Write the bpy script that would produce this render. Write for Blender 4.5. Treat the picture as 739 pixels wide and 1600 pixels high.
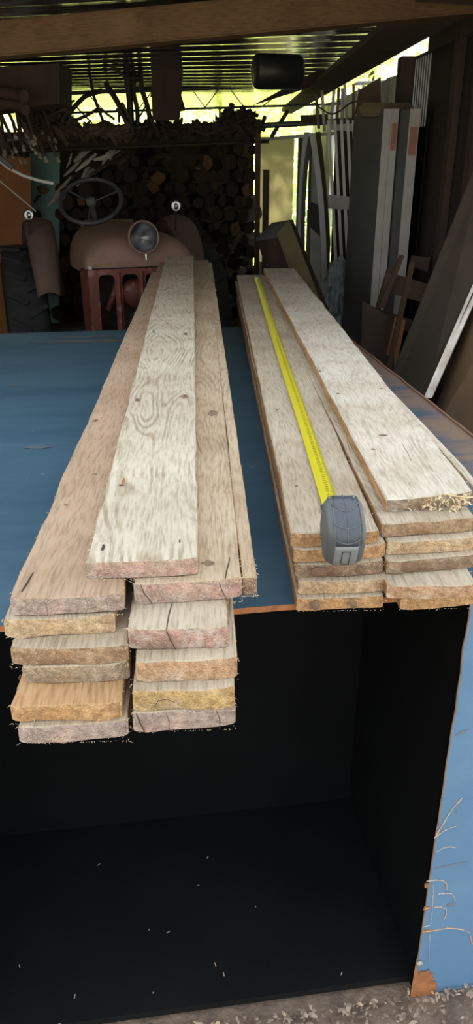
import bpy, bmesh, math, random
from mathutils import Vector, Matrix, noise
random.seed(7)
S = bpy.context.scene
for o in list(bpy.data.objects): bpy.data.objects.remove(o)
C = S.collection
PI = math.pi
# ---------------------------------------------------------------- camera
ZC = 1.90; F = 1200.0; PITCH = math.radians(24.8)
CP, SP = math.cos(PITCH), math.sin(PITCH)
cd = bpy.data.cameras.new('camera'); cam = bpy.data.objects.new('camera', cd); C.objects.link(cam)
cam.location = (0, 0, ZC); cam.rotation_euler = (PI/2 - PITCH, 0, 0)
cd.sensor_fit = 'VERTICAL'; cd.sensor_height = 36; cd.lens = F/1600*36; cd.clip_start = 0.02; cd.clip_end = 200
S.camera = cam
S.view_settings.view_transform = 'Standard'; S.view_settings.look = 'None'
S.view_settings.exposure = 0.24; S.view_settings.gamma = 1.0; S.view_settings.use_curve_mapping = False
# ---------------------------------------------------------------- sky and sun
W = bpy.data.worlds.new('sky'); S.world = W; W.use_nodes = True
wn = W.node_tree.nodes; wl = W.node_tree.links; wn.clear()
wo = wn.new('ShaderNodeOutputWorld'); wb = wn.new('ShaderNodeBackground')
tc = wn.new('ShaderNodeTexCoord'); sx = wn.new('ShaderNodeSeparateXYZ'); cr = wn.new('ShaderNodeValToRGB')
cr.color_ramp.elements[0].position = 0.0; cr.color_ramp.elements[0].color = (1.0, 0.98, 0.95, 1)
cr.color_ramp.elements[1].position = 0.9; cr.color_ramp.elements[1].color = (0.86, 0.93, 1.0, 1)
wl.new(tc.outputs['Generated'], sx.inputs[0]); wl.new(sx.outputs['Z'], cr.inputs[0])
wl.new(cr.outputs[0], wb.inputs['Color']); wb.inputs['Strength'].default_value = 1.5
wl.new(wb.outputs[0], wo.inputs[0])
sd = bpy.data.lights.new('sun', 'SUN'); sd.energy = 32.0; sd.color = (1.0, 0.93, 0.78); sd.angle = 0.01
sun = bpy.data.objects.new('sun', sd); C.objects.link(sun)
sun.rotation_euler = Vector((0.35, -1.0, -0.42)).to_track_quat('-Z', 'Y').to_euler()

# ---------------------------------------------------------------- helpers
def ray(px, py):
    a = (px-369.5)/F; b = (800-py)/F
    return Vector((a, CP + SP*b, -SP + CP*b))
CAM = Vector((0, 0, ZC))
def atY(px, py, Y):
    d = ray(px, py); return CAM + d*(Y/d.y)
def atZ(px, py, z):
    d = ray(px, py); return CAM + d*((z-ZC)/d.z)

def node_mat(name):
    m = bpy.data.materials.new(name); m.use_nodes = True
    nt = m.node_tree; b = nt.nodes['Principled BSDF']
    return m, nt, b
def mat(name, c, rough=0.7, metal=0.0, c2=None, scale=6, bump=0.15, bscale=60, stretch=(1, 1, 1), lo=0.35, hi=0.65, c3=None, s3=3, spec=0.5):
    m, nt, b = node_mat(name); N = nt.nodes; L = nt.links
    t = N.new('ShaderNodeTexCoord'); mp = N.new('ShaderNodeMapping'); mp.inputs['Scale'].default_value = stretch
    L.new(t.outputs['Object'], mp.inputs[0])
    n = N.new('ShaderNodeTexNoise'); n.inputs['Scale'].default_value = scale; n.inputs['Detail'].default_value = 6
    n.inputs['Roughness'].default_value = 0.6
    L.new(mp.outputs[0], n.inputs[0])
    r = N.new('ShaderNodeValToRGB')
    r.color_ramp.elements[0].position = lo; r.color_ramp.elements[1].position = hi
    r.color_ramp.elements[0].color = (*c, 1); r.color_ramp.elements[1].color = (*(c2 or [x*0.75 for x in c]), 1)
    L.new(n.outputs[0], r.inputs[0]); col = r.outputs[0]
    if c3:
        n3 = N.new('ShaderNodeTexNoise'); n3.inputs['Scale'].default_value = s3; n3.inputs['Detail'].default_value = 8
        L.new(mp.outputs[0], n3.inputs[0])
        r3 = N.new('ShaderNodeValToRGB'); r3.color_ramp.elements[0].position = 0.56; r3.color_ramp.elements[1].position = 0.68
        L.new(n3.outputs[0], r3.inputs[0])
        mx = N.new('ShaderNodeMixRGB'); L.new(r3.outputs[0], mx.inputs[0]); L.new(col, mx.inputs[1]); mx.inputs[2].default_value = (*c3, 1)
        col = mx.outputs[0]
    L.new(col, b.inputs['Base Color'])
    b.inputs['Roughness'].default_value = rough; b.inputs['Metallic'].default_value = metal
    b.inputs['Specular IOR Level'].default_value = spec
    if bump:
        nb = N.new('ShaderNodeTexNoise'); nb.inputs['Scale'].default_value = bscale; nb.inputs['Detail'].default_value = 4
        L.new(mp.outputs[0], nb.inputs[0])
        bp = N.new('ShaderNodeBump'); bp.inputs['Strength'].default_value = bump; bp.inputs['Distance'].default_value = 0.01
        L.new(nb.outputs[0], bp.inputs['Height']); L.new(bp.outputs[0], b.inputs['Normal'])
    return m

def wood(name, light, mid, dark, seed=0.0, curly=0.5, bump=0.7, stain=(0.30, 0.20, 0.13), stain_amt=0.5, across=1.0):
    """rough sawn board: grain runs along local Y"""
    m, nt, b = node_mat(name); N = nt.nodes; L = nt.links
    t = N.new('ShaderNodeTexCoord')
    oi = N.new('ShaderNodeObjectInfo')
    ad = N.new('ShaderNodeVectorMath'); ad.operation = 'ADD'
    ml = N.new('ShaderNodeVectorMath'); ml.operation = 'SCALE'; ml.inputs[0].default_value = (7.3, 11.1, 3.7)
    L.new(oi.outputs['Random'], ml.inputs['Scale'])
    L.new(t.outputs['Object'], ad.inputs[0]); L.new(ml.outputs[0], ad.inputs[1])
    def mapping(sc):
        mp = N.new('ShaderNodeMapping'); mp.inputs['Scale'].default_value = sc; mp.inputs['Location'].default_value = (seed, seed*2, seed)
        L.new(ad.outputs[0], mp.inputs[0]); return mp
    def nz(mp, s, d=5, dist=0.0):
        n = N.new('ShaderNodeTexNoise'); n.inputs['Scale'].default_value = s; n.inputs['Detail'].default_value = d
        n.inputs['Distortion'].default_value = dist; L.new(mp.outputs[0], n.inputs[0]); return n
    m1 = mapping((1*across, 0.09, 1)); m2 = mapping((1, 1, 1)); m3 = mapping((1, 0.16, 1))
    blot = nz(m2, 5.0, 6); rp = N.new('ShaderNodeValToRGB')
    rp.color_ramp.elements[0].position = 0.32; rp.color_ramp.elements[0].color = (*mid, 1)
    rp.color_ramp.elements[1].position = 0.6; rp.color_ramp.elements[1].color = (*light, 1)
    L.new(blot.outputs[0], rp.inputs[0])
    # grain rings: smooth field -> many contour lines
    field = nz(m3, 7.0, 1.5, 0.3)
    mm = N.new('ShaderNodeMath'); mm.operation = 'MULTIPLY'; mm.inputs[1].default_value = 150.0; L.new(field.outputs[0], mm.inputs[0])
    sn = N.new('ShaderNodeMath'); sn.operation = 'SINE'; L.new(mm.outputs[0], sn.inputs[0])
    rg = N.new('ShaderNodeMapRange'); rg.inputs[1].default_value = -1; rg.inputs[2].default_value = 1; L.new(sn.outputs[0], rg.inputs[0])
    fib = nz(m1, 260, 5)
    gr = N.new('ShaderNodeValToRGB'); gr.color_ramp.elements[0].position = 0.05; gr.color_ramp.elements[0].color = (1, 1, 1, 1)
    gr.color_ramp.elements[1].position = 0.5; gr.color_ramp.elements[1].color = (0, 0, 0, 1)
    L.new(rg.outputs[0], gr.inputs[0])
    gate = nz(m2, 9.0, 4)
    gg = N.new('ShaderNodeValToRGB'); gg.color_ramp.elements[0].position = 0.40; gg.color_ramp.elements[1].position = 0.6
    L.new(gate.outputs[0], gg.inputs[0])
    gm = N.new('ShaderNodeMath'); gm.operation = 'MULTIPLY'; L.new(gr.outputs[0], gm.inputs[0]); L.new(gg.outputs[0], gm.inputs[1])
    gm2 = N.new('ShaderNodeMath'); gm2.operation = 'MULTIPLY'; L.new(gm.outputs[0], gm2.inputs[0]); gm2.inputs[1].default_value = curly
    mx = N.new('ShaderNodeMixRGB'); L.new(gm2.outputs[0], mx.inputs[0]); L.new(rp.outputs[0], mx.inputs[1]); mx.inputs[2].default_value = (*dark, 1)
    fr = N.new('ShaderNodeValToRGB'); fr.color_ramp.elements[0].position = 0.3; fr.color_ramp.elements[0].color = (0.62, 0.60, 0.57, 1)
    fr.color_ramp.elements[1].position = 0.55; fr.color_ramp.elements[1].color = (1, 1, 1, 1); L.new(fib.outputs[0], fr.inputs[0])
    mu = N.new('ShaderNodeMixRGB'); mu.blend_type = 'MULTIPLY'; mu.inputs[0].default_value = 0.8
    L.new(mx.outputs[0], mu.inputs[1]); L.new(fr.outputs[0], mu.inputs[2])
    st = nz(m2, 2.6, 5); sr = N.new('ShaderNodeValToRGB'); sr.color_ramp.elements[0].position = 0.56; sr.color_ramp.elements[1].position = 0.72
    L.new(st.outputs[0], sr.inputs[0])
    sm = N.new('ShaderNodeMath'); sm.operation = 'MULTIPLY'; L.new(sr.outputs[0], sm.inputs[0]); sm.inputs[1].default_value = stain_amt
    ms = N.new('ShaderNodeMixRGB'); L.new(sm.outputs[0], ms.inputs[0]); L.new(mu.outputs[0], ms.inputs[1]); ms.inputs[2].default_value = (*stain, 1)
    L.new(ms.outputs[0], b.inputs['Base Color']); b.inputs['Roughness'].default_value = 0.9
    b.inputs['Specular IOR Level'].default_value = 0.15
    hb = N.new('ShaderNodeMath'); hb.operation = 'MULTIPLY_ADD'; L.new(gm.outputs[0], hb.inputs[0]); hb.inputs[1].default_value = -0.6
    L.new(fib.outputs[0], hb.inputs[2])
    rf = nz(m2, 160, 3)
    h2 = N.new('ShaderNodeMath'); h2.operation = 'MULTIPLY_ADD'; L.new(rf.outputs[0], h2.inputs[0]); h2.inputs[1].default_value = 0.6; L.new(hb.outputs[0], h2.inputs[2])
    bp = N.new('ShaderNodeBump'); bp.inputs['Strength'].default_value = bump; bp.inputs['Distance'].default_value = 0.003
    L.new(h2.outputs[0], bp.inputs['Height']); L.new(bp.outputs[0], b.inputs['Normal'])
    return m

class MB:
    def __init__(s): s.v = []; s.f = []; s.m = []; s.sm = []
    def add(s, vs, fs, mi=0, smooth=False):
        k = len(s.v); s.v += [tuple(x) for x in vs]
        for f in fs: s.f.append([k+i for i in f]); s.m.append(mi); s.sm.append(smooth)
    def box(s, c, d, R=None, mi=0, bev=0.0):
        x, y, z = d[0]/2, d[1]/2, d[2]/2
        if bev > 0:
            bm = bmesh.new(); bmesh.ops.create_cube(bm, size=1)
            for v in bm.verts: v.co = Vector((v.co.x*d[0], v.co.y*d[1], v.co.z*d[2]))
            bmesh.ops.bevel(bm, geom=list(bm.edges), offset=bev, segments=2, affect='EDGES')
            bm.verts.index_update()
            vs = [v.co.copy() for v in bm.verts]; fs = [[v.index for v in f.verts] for f in bm.faces]; bm.free()
        else:
            vs = [Vector((a*x, b*y, e*z)) for a in (-1, 1) for b in (-1, 1) for e in (-1, 1)]
            fs = [(0,1,3,2),(4,6,7,5),(0,4,5,1),(2,3,7,6),(0,2,6,4),(1,5,7,3)]
        if R is not None: vs = [R @ v for v in vs]
        s.add([v + Vector(c) for v in vs], fs, mi); return s
    def tube(s, pts, r, n=8, mi=0, cap=True, smooth=True, flat=1.0):
        pts = [Vector(p) for p in pts]; rs = r if isinstance(r, (list, tuple)) else [r]*len(pts)
        rings = []; up = None
        for i, p in enumerate(pts):
            t = (pts[min(i+1, len(pts)-1)] - pts[max(i-1, 0)])
            if t.length < 1e-9: t = Vector((0, 0, 1))
            t.normalize()
            if up is None: up = t.orthogonal().normalized()
            else:
                up = (up - t*up.dot(t))
                up = up.normalized() if up.length > 1e-6 else t.orthogonal().normalized()
            b = t.cross(up)
            rings.append([p + (up*math.cos(2*PI*k/n) + b*math.sin(2*PI*k/n)*flat)*rs[i] for k in range(n)])
        vs = [v for R in rings for v in R]; fs = []
        for i in range(len(pts)-1):
            for k in range(n): fs.append((i*n+k, i*n+(k+1) % n, (i+1)*n+(k+1) % n, (i+1)*n+k))
        s.add(vs, fs, mi, smooth)
        if cap:
            s.add(rings[0], [tuple(range(n))[::-1]], mi); s.add(rings[-1], [tuple(range(n))], mi)
        return s
    def slab(s, quad, th, mi=0, n=None):
        """solid panel from four corner points, th thick behind the normal"""
        q = [Vector(p) for p in quad]
        nn = (q[1]-q[0]).cross(q[3]-q[0]).normalized() if n is None else Vector(n).normalized()
        b = [p + nn*th for p in q]
        s.add(q+b, [(0,1,2,3),(7,6,5,4),(0,4,5,1),(1,5,6,2),(2,6,7,3),(3,7,4,0)], mi); return s
    def lathe(s, prof, c=(0,0,0), R=None, n=24, mi=0, smooth=True):
        vs = []
        for (r, h) in prof:
            for k in range(n):
                v = Vector((r*math.cos(2*PI*k/n), r*math.sin(2*PI*k/n), h))
                if R is not None: v = R @ v
                vs.append(v + Vector(c))
        fs = [(i*n+k, i*n+(k+1) % n, (i+1)*n+(k+1) % n, (i+1)*n+k) for i in range(len(prof)-1) for k in range(n)]
        s.add(vs, fs, mi, smooth); return s
    def build(s, name, mats, parent=None, loc=(0,0,0), rot=None, bevel=0):
        me = bpy.data.meshes.new(name); me.from_pydata(s.v, [], s.f)
        for p, mi, sm in zip(me.polygons, s.m, s.sm): p.material_index = mi; p.use_smooth = sm
        for m in (mats if isinstance(mats, (list, tuple)) else [mats]): me.materials.append(m)
        bm = bmesh.new(); bm.from_mesh(me); bmesh.ops.recalc_face_normals(bm, faces=bm.faces); bm.to_mesh(me); bm.free()
        o = bpy.data.objects.new(name, me); C.objects.link(o); o.location = loc
        if rot is not None: o.rotation_euler = rot
        if parent: o.parent = parent
        if bevel:
            md = o.modifiers.new('bevel', 'BEVEL'); md.width = bevel; md.segments = 2; md.limit_method = 'ANGLE'
        return o
def tag(o, label=None, cat=None, group=None, kind=None):
    if label: o['label'] = label
    if cat: o['category'] = cat
    if group: o['group'] = group
    if kind: o['kind'] = kind
    return o
def empty(name, loc, rz=0):
    o = bpy.data.objects.new(name, None); C.objects.link(o); o.location = loc; o.rotation_euler = (0, 0, rz)
    o.empty_display_size = 0.05; return o
def rot_to(v):  # Z axis -> v
    return Vector(v).to_track_quat('Z', 'Y').to_matrix()

# ---------------------------------------------------------------- materials
M = {}
M['earth'] = mat('earth', (0.30, 0.22, 0.165), 0.95, c2=(0.15, 0.11, 0.085), scale=14, bump=0.8, bscale=50)
M['yard'] = mat('yard', (0.30, 0.26, 0.2), 0.95, c2=(0.18, 0.2, 0.1), scale=2, bump=0.5)
M['grass'] = mat('grass', (0.25, 0.42, 0.07), 0.9, c2=(0.38, 0.52, 0.12), scale=3, bump=0.5)
M['zinc'] = mat('zinc', (0.66, 0.68, 0.66), 0.16, 0.95, c2=(0.46, 0.47, 0.46), scale=3, bump=0.03, bscale=12, stretch=(.3, 1, 1))
M['beam'] = wood('beam', (0.115, 0.066, 0.033), (0.09, 0.05, 0.026), (0.06, 0.032, 0.018), curly=0.3, bump=0.3, stain_amt=0.2)
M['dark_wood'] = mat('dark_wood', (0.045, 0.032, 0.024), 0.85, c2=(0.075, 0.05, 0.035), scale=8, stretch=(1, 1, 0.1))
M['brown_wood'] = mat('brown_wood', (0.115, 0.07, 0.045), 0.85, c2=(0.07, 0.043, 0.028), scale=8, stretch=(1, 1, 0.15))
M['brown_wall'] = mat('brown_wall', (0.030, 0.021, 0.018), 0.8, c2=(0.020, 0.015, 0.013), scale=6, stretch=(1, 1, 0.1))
M['grey_panel'] = mat('grey_panel', (0.125, 0.13, 0.13), 0.7, c2=(0.10, 0.105, 0.105), scale=3)
M['dark_panel'] = mat('dark_panel', (0.080, 0.066, 0.050), 0.9, c2=(0.060, 0.050, 0.038), scale=3, spec=0.15)
M['white_edge'] = mat('white_edge', (0.50, 0.48, 0.45), 0.6, c2=(0.40, 0.38, 0.35), scale=6)
M['cream'] = mat('cream', (0.80, 0.77, 0.58), 0.7, c2=(0.70, 0.67, 0.50), scale=2)
nt = M['cream'].node_tree; tr = nt.nodes.new('ShaderNodeBsdfTranslucent'); tr.inputs['Color'].default_value = (0.80, 0.76, 0.55, 1)
mx = nt.nodes.new('ShaderNodeMixShader'); mx.inputs[0].default_value = 0.22
nt.links.new(nt.nodes['Principled BSDF'].outputs[0], mx.inputs[1]); nt.links.new(tr.outputs[0], mx.inputs[2]); nt.links.new(mx.outputs[0], nt.nodes['Material Output'].inputs[0])
M['gate_white'] = mat('gate_white', (0.84, 0.84, 0.82), 0.6, c2=(0.72, 0.72, 0.70), scale=6)
M['pale'] = mat('pale', (0.78, 0.81, 0.80), 0.6, c2=(0.62, 0.66, 0.66), scale=5)
M['olive'] = mat('olive', (0.16, 0.13, 0.06), 0.7, c2=(0.11, 0.085, 0.045), scale=3)
M['orange_board'] = mat('orange_board', (0.42, 0.18, 0.06), 0.8, c2=(0.32, 0.13, 0.05), scale=3)
M['teal'] = mat('teal', (0.18, 0.32, 0.29), 0.7, c2=(0.14, 0.26, 0.24), scale=5)
M['iron'] = mat('iron', (0.045, 0.042, 0.036), 0.6, 0.4, c2=(0.08, 0.06, 0.04), scale=20)
M['bar'] = mat('bar', (0.12, 0.13, 0.12), 0.5, 0.6, c2=(0.2, 0.2, 0.18), scale=12)
M['black_barrel'] = mat('black_barrel', (0.02, 0.022, 0.022), 0.4)
M['stick'] = mat('stick', (0.20, 0.15, 0.10), 0.85, c2=(0.10, 0.075, 0.05), scale=20)
M['stick_end'] = mat('stick_end', (0.5, 0.45, 0.38), 0.85)
M['bark'] = mat('bark', (0.035, 0.025, 0.018), 0.9, c2=(0.035, 0.025, 0.02), scale=20, bump=0.6)
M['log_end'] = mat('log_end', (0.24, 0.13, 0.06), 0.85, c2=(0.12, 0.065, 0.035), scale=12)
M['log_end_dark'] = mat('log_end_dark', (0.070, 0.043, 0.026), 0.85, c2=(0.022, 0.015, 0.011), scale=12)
M['black_shaded'] = mat('black_shaded', (0.0045, 0.005, 0.0055), 0.7, c2=(0.006, 0.0068, 0.0075), scale=4, bump=0.1, spec=0.1)  # darker copy of black: shade painted into the box's back and sides
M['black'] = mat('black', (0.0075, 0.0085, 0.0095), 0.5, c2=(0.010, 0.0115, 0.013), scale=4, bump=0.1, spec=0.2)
M['tractor_rust'] = mat('tractor_rust', (0.30, 0.175, 0.13), 0.7, c2=(0.245, 0.15, 0.115), scale=5, bump=0.1, c3=(0.20, 0.14, 0.105), s3=7)
M['tractor_red'] = mat('tractor_red', (0.22, 0.055, 0.038), 0.55, c2=(0.13, 0.045, 0.035), scale=9, bump=0.1, c3=(0.30, 0.16, 0.13), s3=14)
M['fender'] = mat('fender', (0.20, 0.125, 0.10), 0.7, c2=(0.15, 0.10, 0.085), scale=5)
M['tyre'] = mat('tyre', (0.026, 0.029, 0.03), 0.9, c2=(0.035, 0.039, 0.04), scale=5, bump=0.3)
M['chrome'] = mat('chrome', (0.75, 0.75, 0.75), 0.18, 1.0, c2=(0.6, 0.6, 0.6), bump=0)
M['wheel_grey'] = mat('wheel_grey', (0.085, 0.09, 0.095), 0.5, 0.1)
M['white_pipe'] = mat('white_pipe', (0.72, 0.74, 0.74), 0.4, bump=0)
M['yellow'] = mat('yellow', (0.70, 0.62, 0.035), 0.32, c2=(0.64, 0.56, 0.03), bump=0, spec=0.6)
M['ink'] = mat('ink', (0.02, 0.02, 0.02), 0.5, bump=0)
M['tape_grey'] = mat('tape_grey', (0.12, 0.135, 0.145), 0.5, c2=(0.10, 0.112, 0.12), scale=30, bump=0.05)
M['tape_dark'] = mat('tape_dark', (0.065, 0.08, 0.10), 0.25, c2=(0.07, 0.085, 0.105), scale=30, bump=0.02)
M['tape_light'] = mat('tape_light', (0.27, 0.295, 0.31), 0.45, bump=0.02)
M['chip'] = mat('chip', (0.58, 0.45, 0.31), 0.85, c2=(0.40, 0.30, 0.2), scale=3, bump=0)
M['chip_grey'] = mat('chip_grey', (0.46, 0.36, 0.28), 0.9, c2=(0.16, 0.11, 0.085), scale=22, lo=.42, hi=.58, bump=0)
M['straw'] = mat('straw', (0.80, 0.68, 0.44), 0.8, c2=(0.66, 0.52, 0.30), scale=30, bump=0)
M['fuzz'] = mat('fuzz', (0.72, 0.60, 0.42), 0.9, c2=(0.60, 0.47, 0.30), scale=30, bump=0)
M['hole'] = mat('hole', (0.05, 0.035, 0.025), 0.95, c2=(0.10, 0.06, 0.04), scale=90, bump=0)
M['knot'] = mat('knot', (0.17, 0.105, 0.07), 0.9, c2=(0.28, 0.18, 0.12), scale=60, bump=0.2)
M['rust'] = mat('rust', (0.46, 0.19, 0.07), 0.85, c2=(0.27, 0.115, 0.05), scale=40, bump=0.3)
M['scratch'] = mat('scratch', (0.55, 0.33, 0.19), 0.8, c2=(0.62, 0.52, 0.42), scale=60, bump=0)
M['scratch_pale'] = mat('scratch_pale', (0.60, 0.58, 0.55), 0.8, bump=0)
M['label_red'] = mat('label_red', (0.42, 0.20, 0.13), 0.7)
M['crumple'] = mat('crumple', (0.42, 0.47, 0.50), 0.4, c2=(0.25, 0.28, 0.3), scale=15, bump=0.3)
M['splint_white'] = mat('splint_white', (0.86, 0.84, 0.80), 0.85, c2=(0.62, 0.55, 0.46), scale=14)

# translucent leaf
m, nt, b = node_mat('leaf'); N = nt.nodes; L = nt.links
b.inputs['Base Color'].default_value = (0.36, 0.50, 0.09, 1); b.inputs['Roughness'].default_value = 0.5
tr = N.new('ShaderNodeBsdfTranslucent'); tr.inputs['Color'].default_value = (0.90, 0.95, 0.34, 1)
mx = N.new('ShaderNodeMixShader'); mx.inputs[0].default_value = 0.6
L.new(b.outputs[0], mx.inputs[1]); L.new(tr.outputs[0], mx.inputs[2]); L.new(mx.outputs[0], N['Material Output'].inputs[0]); M['leaf'] = m

m, nt, b = node_mat('frosted'); N = nt.nodes; L = nt.links
b.inputs['Base Color'].default_value = (0.5, 0.5, 0.5, 1)
tr = N.new('ShaderNodeBsdfTranslucent'); tr.inputs['Color'].default_value = (0.75, 0.78, 0.78, 1)
mx = N.new('ShaderNodeMixShader'); mx.inputs[0].default_value = 0.6
L.new(b.outputs[0], mx.inputs[1]); L.new(tr.outputs[0], mx.inputs[2]); L.new(mx.outputs[0], N['Material Output'].inputs[0]); M['frosted'] = m
# blue painted steel: scuffed paint, rust toward the outer edge (local X = table u, local Y = table v)
def blue_mat(name, top):
    m, nt, b = node_mat(name); N = nt.nodes; L = nt.links
    t = N.new('ShaderNodeTexCoord'); mp = N.new('ShaderNodeMapping'); L.new(t.outputs['Object'], mp.inputs[0])
    if top: mp.inputs['Scale'].default_value = (0.45, 1.6, 1)
    n = N.new('ShaderNodeTexNoise'); n.inputs['Scale'].default_value = 3.2; n.inputs['Detail'].default_value = 8; n.inputs['Roughness'].default_value = 0.65
    L.new(mp.outputs[0], n.inputs[0])
    r = N.new('ShaderNodeValToRGB'); e = r.color_ramp.elements
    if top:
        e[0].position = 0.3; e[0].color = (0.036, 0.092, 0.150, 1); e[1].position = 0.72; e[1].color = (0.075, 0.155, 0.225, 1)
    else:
        e[0].position = 0.3; e[0].color = (0.115, 0.235, 0.40, 1); e[1].position = 0.7; e[1].color = (0.165, 0.305, 0.48, 1)  # same blue as the top, painted lighter to carry the light on the face
    L.new(n.outputs[0], r.inputs[0])
    # rust mask
    n2 = N.new('ShaderNodeTexNoise'); n2.inputs['Scale'].default_value = 4.5 if top else 9; n2.inputs['Detail'].default_value = 10; n2.inputs['Roughness'].default_value = 0.7
    L.new(mp.outputs[0], n2.inputs[0])
    sp = N.new('ShaderNodeSeparateXYZ'); L.new(t.outputs['Object'], sp.inputs[0])
    mr = N.new('ShaderNodeMapRange'); L.new(sp.outputs['X'], mr.inputs[0])
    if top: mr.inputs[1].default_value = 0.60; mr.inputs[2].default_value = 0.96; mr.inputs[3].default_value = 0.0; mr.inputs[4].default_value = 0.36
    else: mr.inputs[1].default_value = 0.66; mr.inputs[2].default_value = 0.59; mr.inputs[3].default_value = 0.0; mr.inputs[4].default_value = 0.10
    ad = N.new('ShaderNodeMath'); L.new(n2.outputs[0], ad.inputs[0]); L.new(mr.outputs[0], ad.inputs[1])
    r2 = N.new('ShaderNodeValToRGB'); r2.color_ramp.elements[0].position = 0.66; r2.color_ramp.elements[1].position = 0.82
    L.new(ad.outputs[0], r2.inputs[0])
    mx = N.new('ShaderNodeMixRGB'); L.new(r2.outputs[0], mx.inputs[0]); L.new(r.outputs[0], mx.inputs[1])
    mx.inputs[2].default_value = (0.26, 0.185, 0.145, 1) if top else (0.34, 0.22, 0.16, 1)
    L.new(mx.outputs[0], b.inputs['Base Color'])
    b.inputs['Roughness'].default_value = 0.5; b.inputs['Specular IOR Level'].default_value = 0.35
    nb = N.new('ShaderNodeTexNoise'); nb.inputs['Scale'].default_value = 25; L.new(t.outputs['Object'], nb.inputs[0])
    bp = N.new('ShaderNodeBump'); bp.inputs['Strength'].default_value = 0.08; bp.inputs['Distance'].default_value = 0.01
    L.new(nb.outputs[0], bp.inputs['Height']); L.new(bp.outputs[0], b.inputs['Normal'])
    return m
M['blue_top'] = blue_mat('blue_top', True); M['blue_face_lit'] = blue_mat('blue_face_lit', False)

# ================================================================ STRUCTURE
def struct(o): o['kind'] = 'structure'; return o
g = MB(); n = 60
vs = []
for i in range(n+1):
    for j in range(n+1):
        x = -5+10*i/n; y = -3+13*j/n
        vs.append((x, y, 0.008*noise.noise(Vector((x*3, y*3, 0)))))
g.add(vs, [(i*(n+1)+j, (i+1)*(n+1)+j, (i+1)*(n+1)+j+1, i*(n+1)+j+1) for i in range(n) for j in range(n)], 0, True)
struct(g.build('floor', M['earth']))
g = MB(); g.box((0, 2, -0.06), (80, 80, 0.04)); struct(g.build('ground', M['yard']))

def roofz(x, y):
    k = max(0.0, min(1.0, (7.8-y)/4.4))
    return 2.47 + 0.055*k*(x+1.2) - 0.01*(1-k)
g = MB(); ny = 560; nx = 14; X0, X1, Y0, Y1 = -3.4, 1.75, 2.45, 10.7; vs = []  # rear overhang lengthened past the back wall to block the sun
for j in range(ny+1):
    y = Y0 + (Y1-Y0)*j/ny
    for i in range(nx+1):
        xr = 1.75 if y < 5.2 else 1.06 + 0.046*(5.6-y) + 0.03
        x = X0 + (xr-X0)*i/nx
        vs.append((x, y + 0.02*x, roofz(x, y) + 0.0042*math.sin(2*PI*y/0.23) + 0.0012*math.sin(2*PI*y/0.077) + 0.006*noise.noise(Vector((x*1.1, y*.7, 2)))))
g.add(vs, [(j*(nx+1)+i, j*(nx+1)+i+1, (j+1)*(nx+1)+i+1, (j+1)*(nx+1)+i) for j in range(ny) for i in range(nx)], 0, True)
struct(g.build('ceiling', M['zinc']))

# front beam under the roof edge
def beam(name, a, b, w, h, m, label=None):
    a, b = Vector(a), Vector(b); d = b-a; o = MB()
    o.box((0, d.length/2, 0), (w, d.length, h), bev=0.006)
    ob = o.build(name, m); ob.location = a; ob.rotation_euler = d.to_track_quat('Y', 'Z').to_euler(); return ob
pa = atY(-330, 95, 3.4); pb = atY(620, 12, 3.4)
a0 = atY(-420, 99, 3.4); b0 = atY(820, -10, 3.4); up = Vector((0, 0, 0.0575))
bo = beam('trim_1', atY(-400, 128, 3.4)+up, atY(760, 22, 3.4)+up, 0.12, 0.115, M['beam']); struct(bo)

# right wall: vertical boards from (1.02,5) away to (.75,11) and toward the camera
def wx(y): return 1.04 + 0.046*(5.6-y)
def wall_run(name, y0, y1, z0, z1, m, step=0.14, gap=(), th=0.03, wob=0.004, z1f=None):
    o = MB(); y = y0; k = 0
    while y < y1-1e-6:
        ye = min(y+step, y1)
        if not any(a <= (y+ye)/2 <= b for a, b in gap):
            zt = z1f((y+ye)/2) if z1f else z1
            off = wob*(k % 2)
            o.slab([(wx(y)+off, y+0.002, z0), (wx(ye)+off, ye-0.002, z0), (wx(ye)+off, ye-0.002, zt), (wx(y)+off, y+0.002, zt)], th, n=(1, 0, 0))
        y = ye; k += 1
    return struct(o.build(name, m))
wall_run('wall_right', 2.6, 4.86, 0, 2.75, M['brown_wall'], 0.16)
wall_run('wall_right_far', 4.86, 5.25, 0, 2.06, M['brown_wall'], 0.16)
wall_run('wall_right_end', 5.25, 9.7, 0, 2.27, M['pale'], 0.15, gap=((7.95, 8.25),), z1f=lambda y: 2.385 + 0.01*noise.noise(Vector((y*3, 0, 0))))
# ribbed see-through strips above the doors
g = MB()
for k in range(7):
    y = 4.89+k*0.052
    g.slab([(wx(y), y, 2.06), (wx(y+.026), y+.026, 2.06), (wx(y+.026), y+.026, 2.42), (wx(y), y, 2.42)], 0.02, n=(1, 0, 0))
struct(g.build('wall_right_slats', M['frosted']))
wall_run('trim_4', 4.86, 5.25, 2.06, 2.44, M['brown_wall'], 0.026, gap=[(4.89+k*.052, 4.916+k*.052) for k in range(7)])
g = MB(); p = Vector((wx(5.27)-0.03, 5.30, 0)); g.box((p.x, p.y, 1.22), (0.10, 0.12, 2.44)); 
tag(g.build('roof_post', M['dark_wood']), 'dark timber post under the roof beside the tall doors', 'post')
g = MB(); g.slab([(wx(2.7)-.03, 2.7, 2.42), (wx(4.86)-.03, 4.86, 2.42), (wx(4.86)-.03, 4.86, 2.56), (wx(2.7)-.03, 2.7, 2.60)], 0.05, n=(1,0,0))
struct(g.build('trim_2', M['dark_wood']))
g = MB(); A1, B1, B2, A2 = atY(600, 97, 4.9), atY(455, 178, 9.0), atY(440, 174, 9.0), atY(540, 92, 4.9)
A1 = A1+(A1-B1)*0.45; A2 = A2+(A2-B2)*0.45
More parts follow.
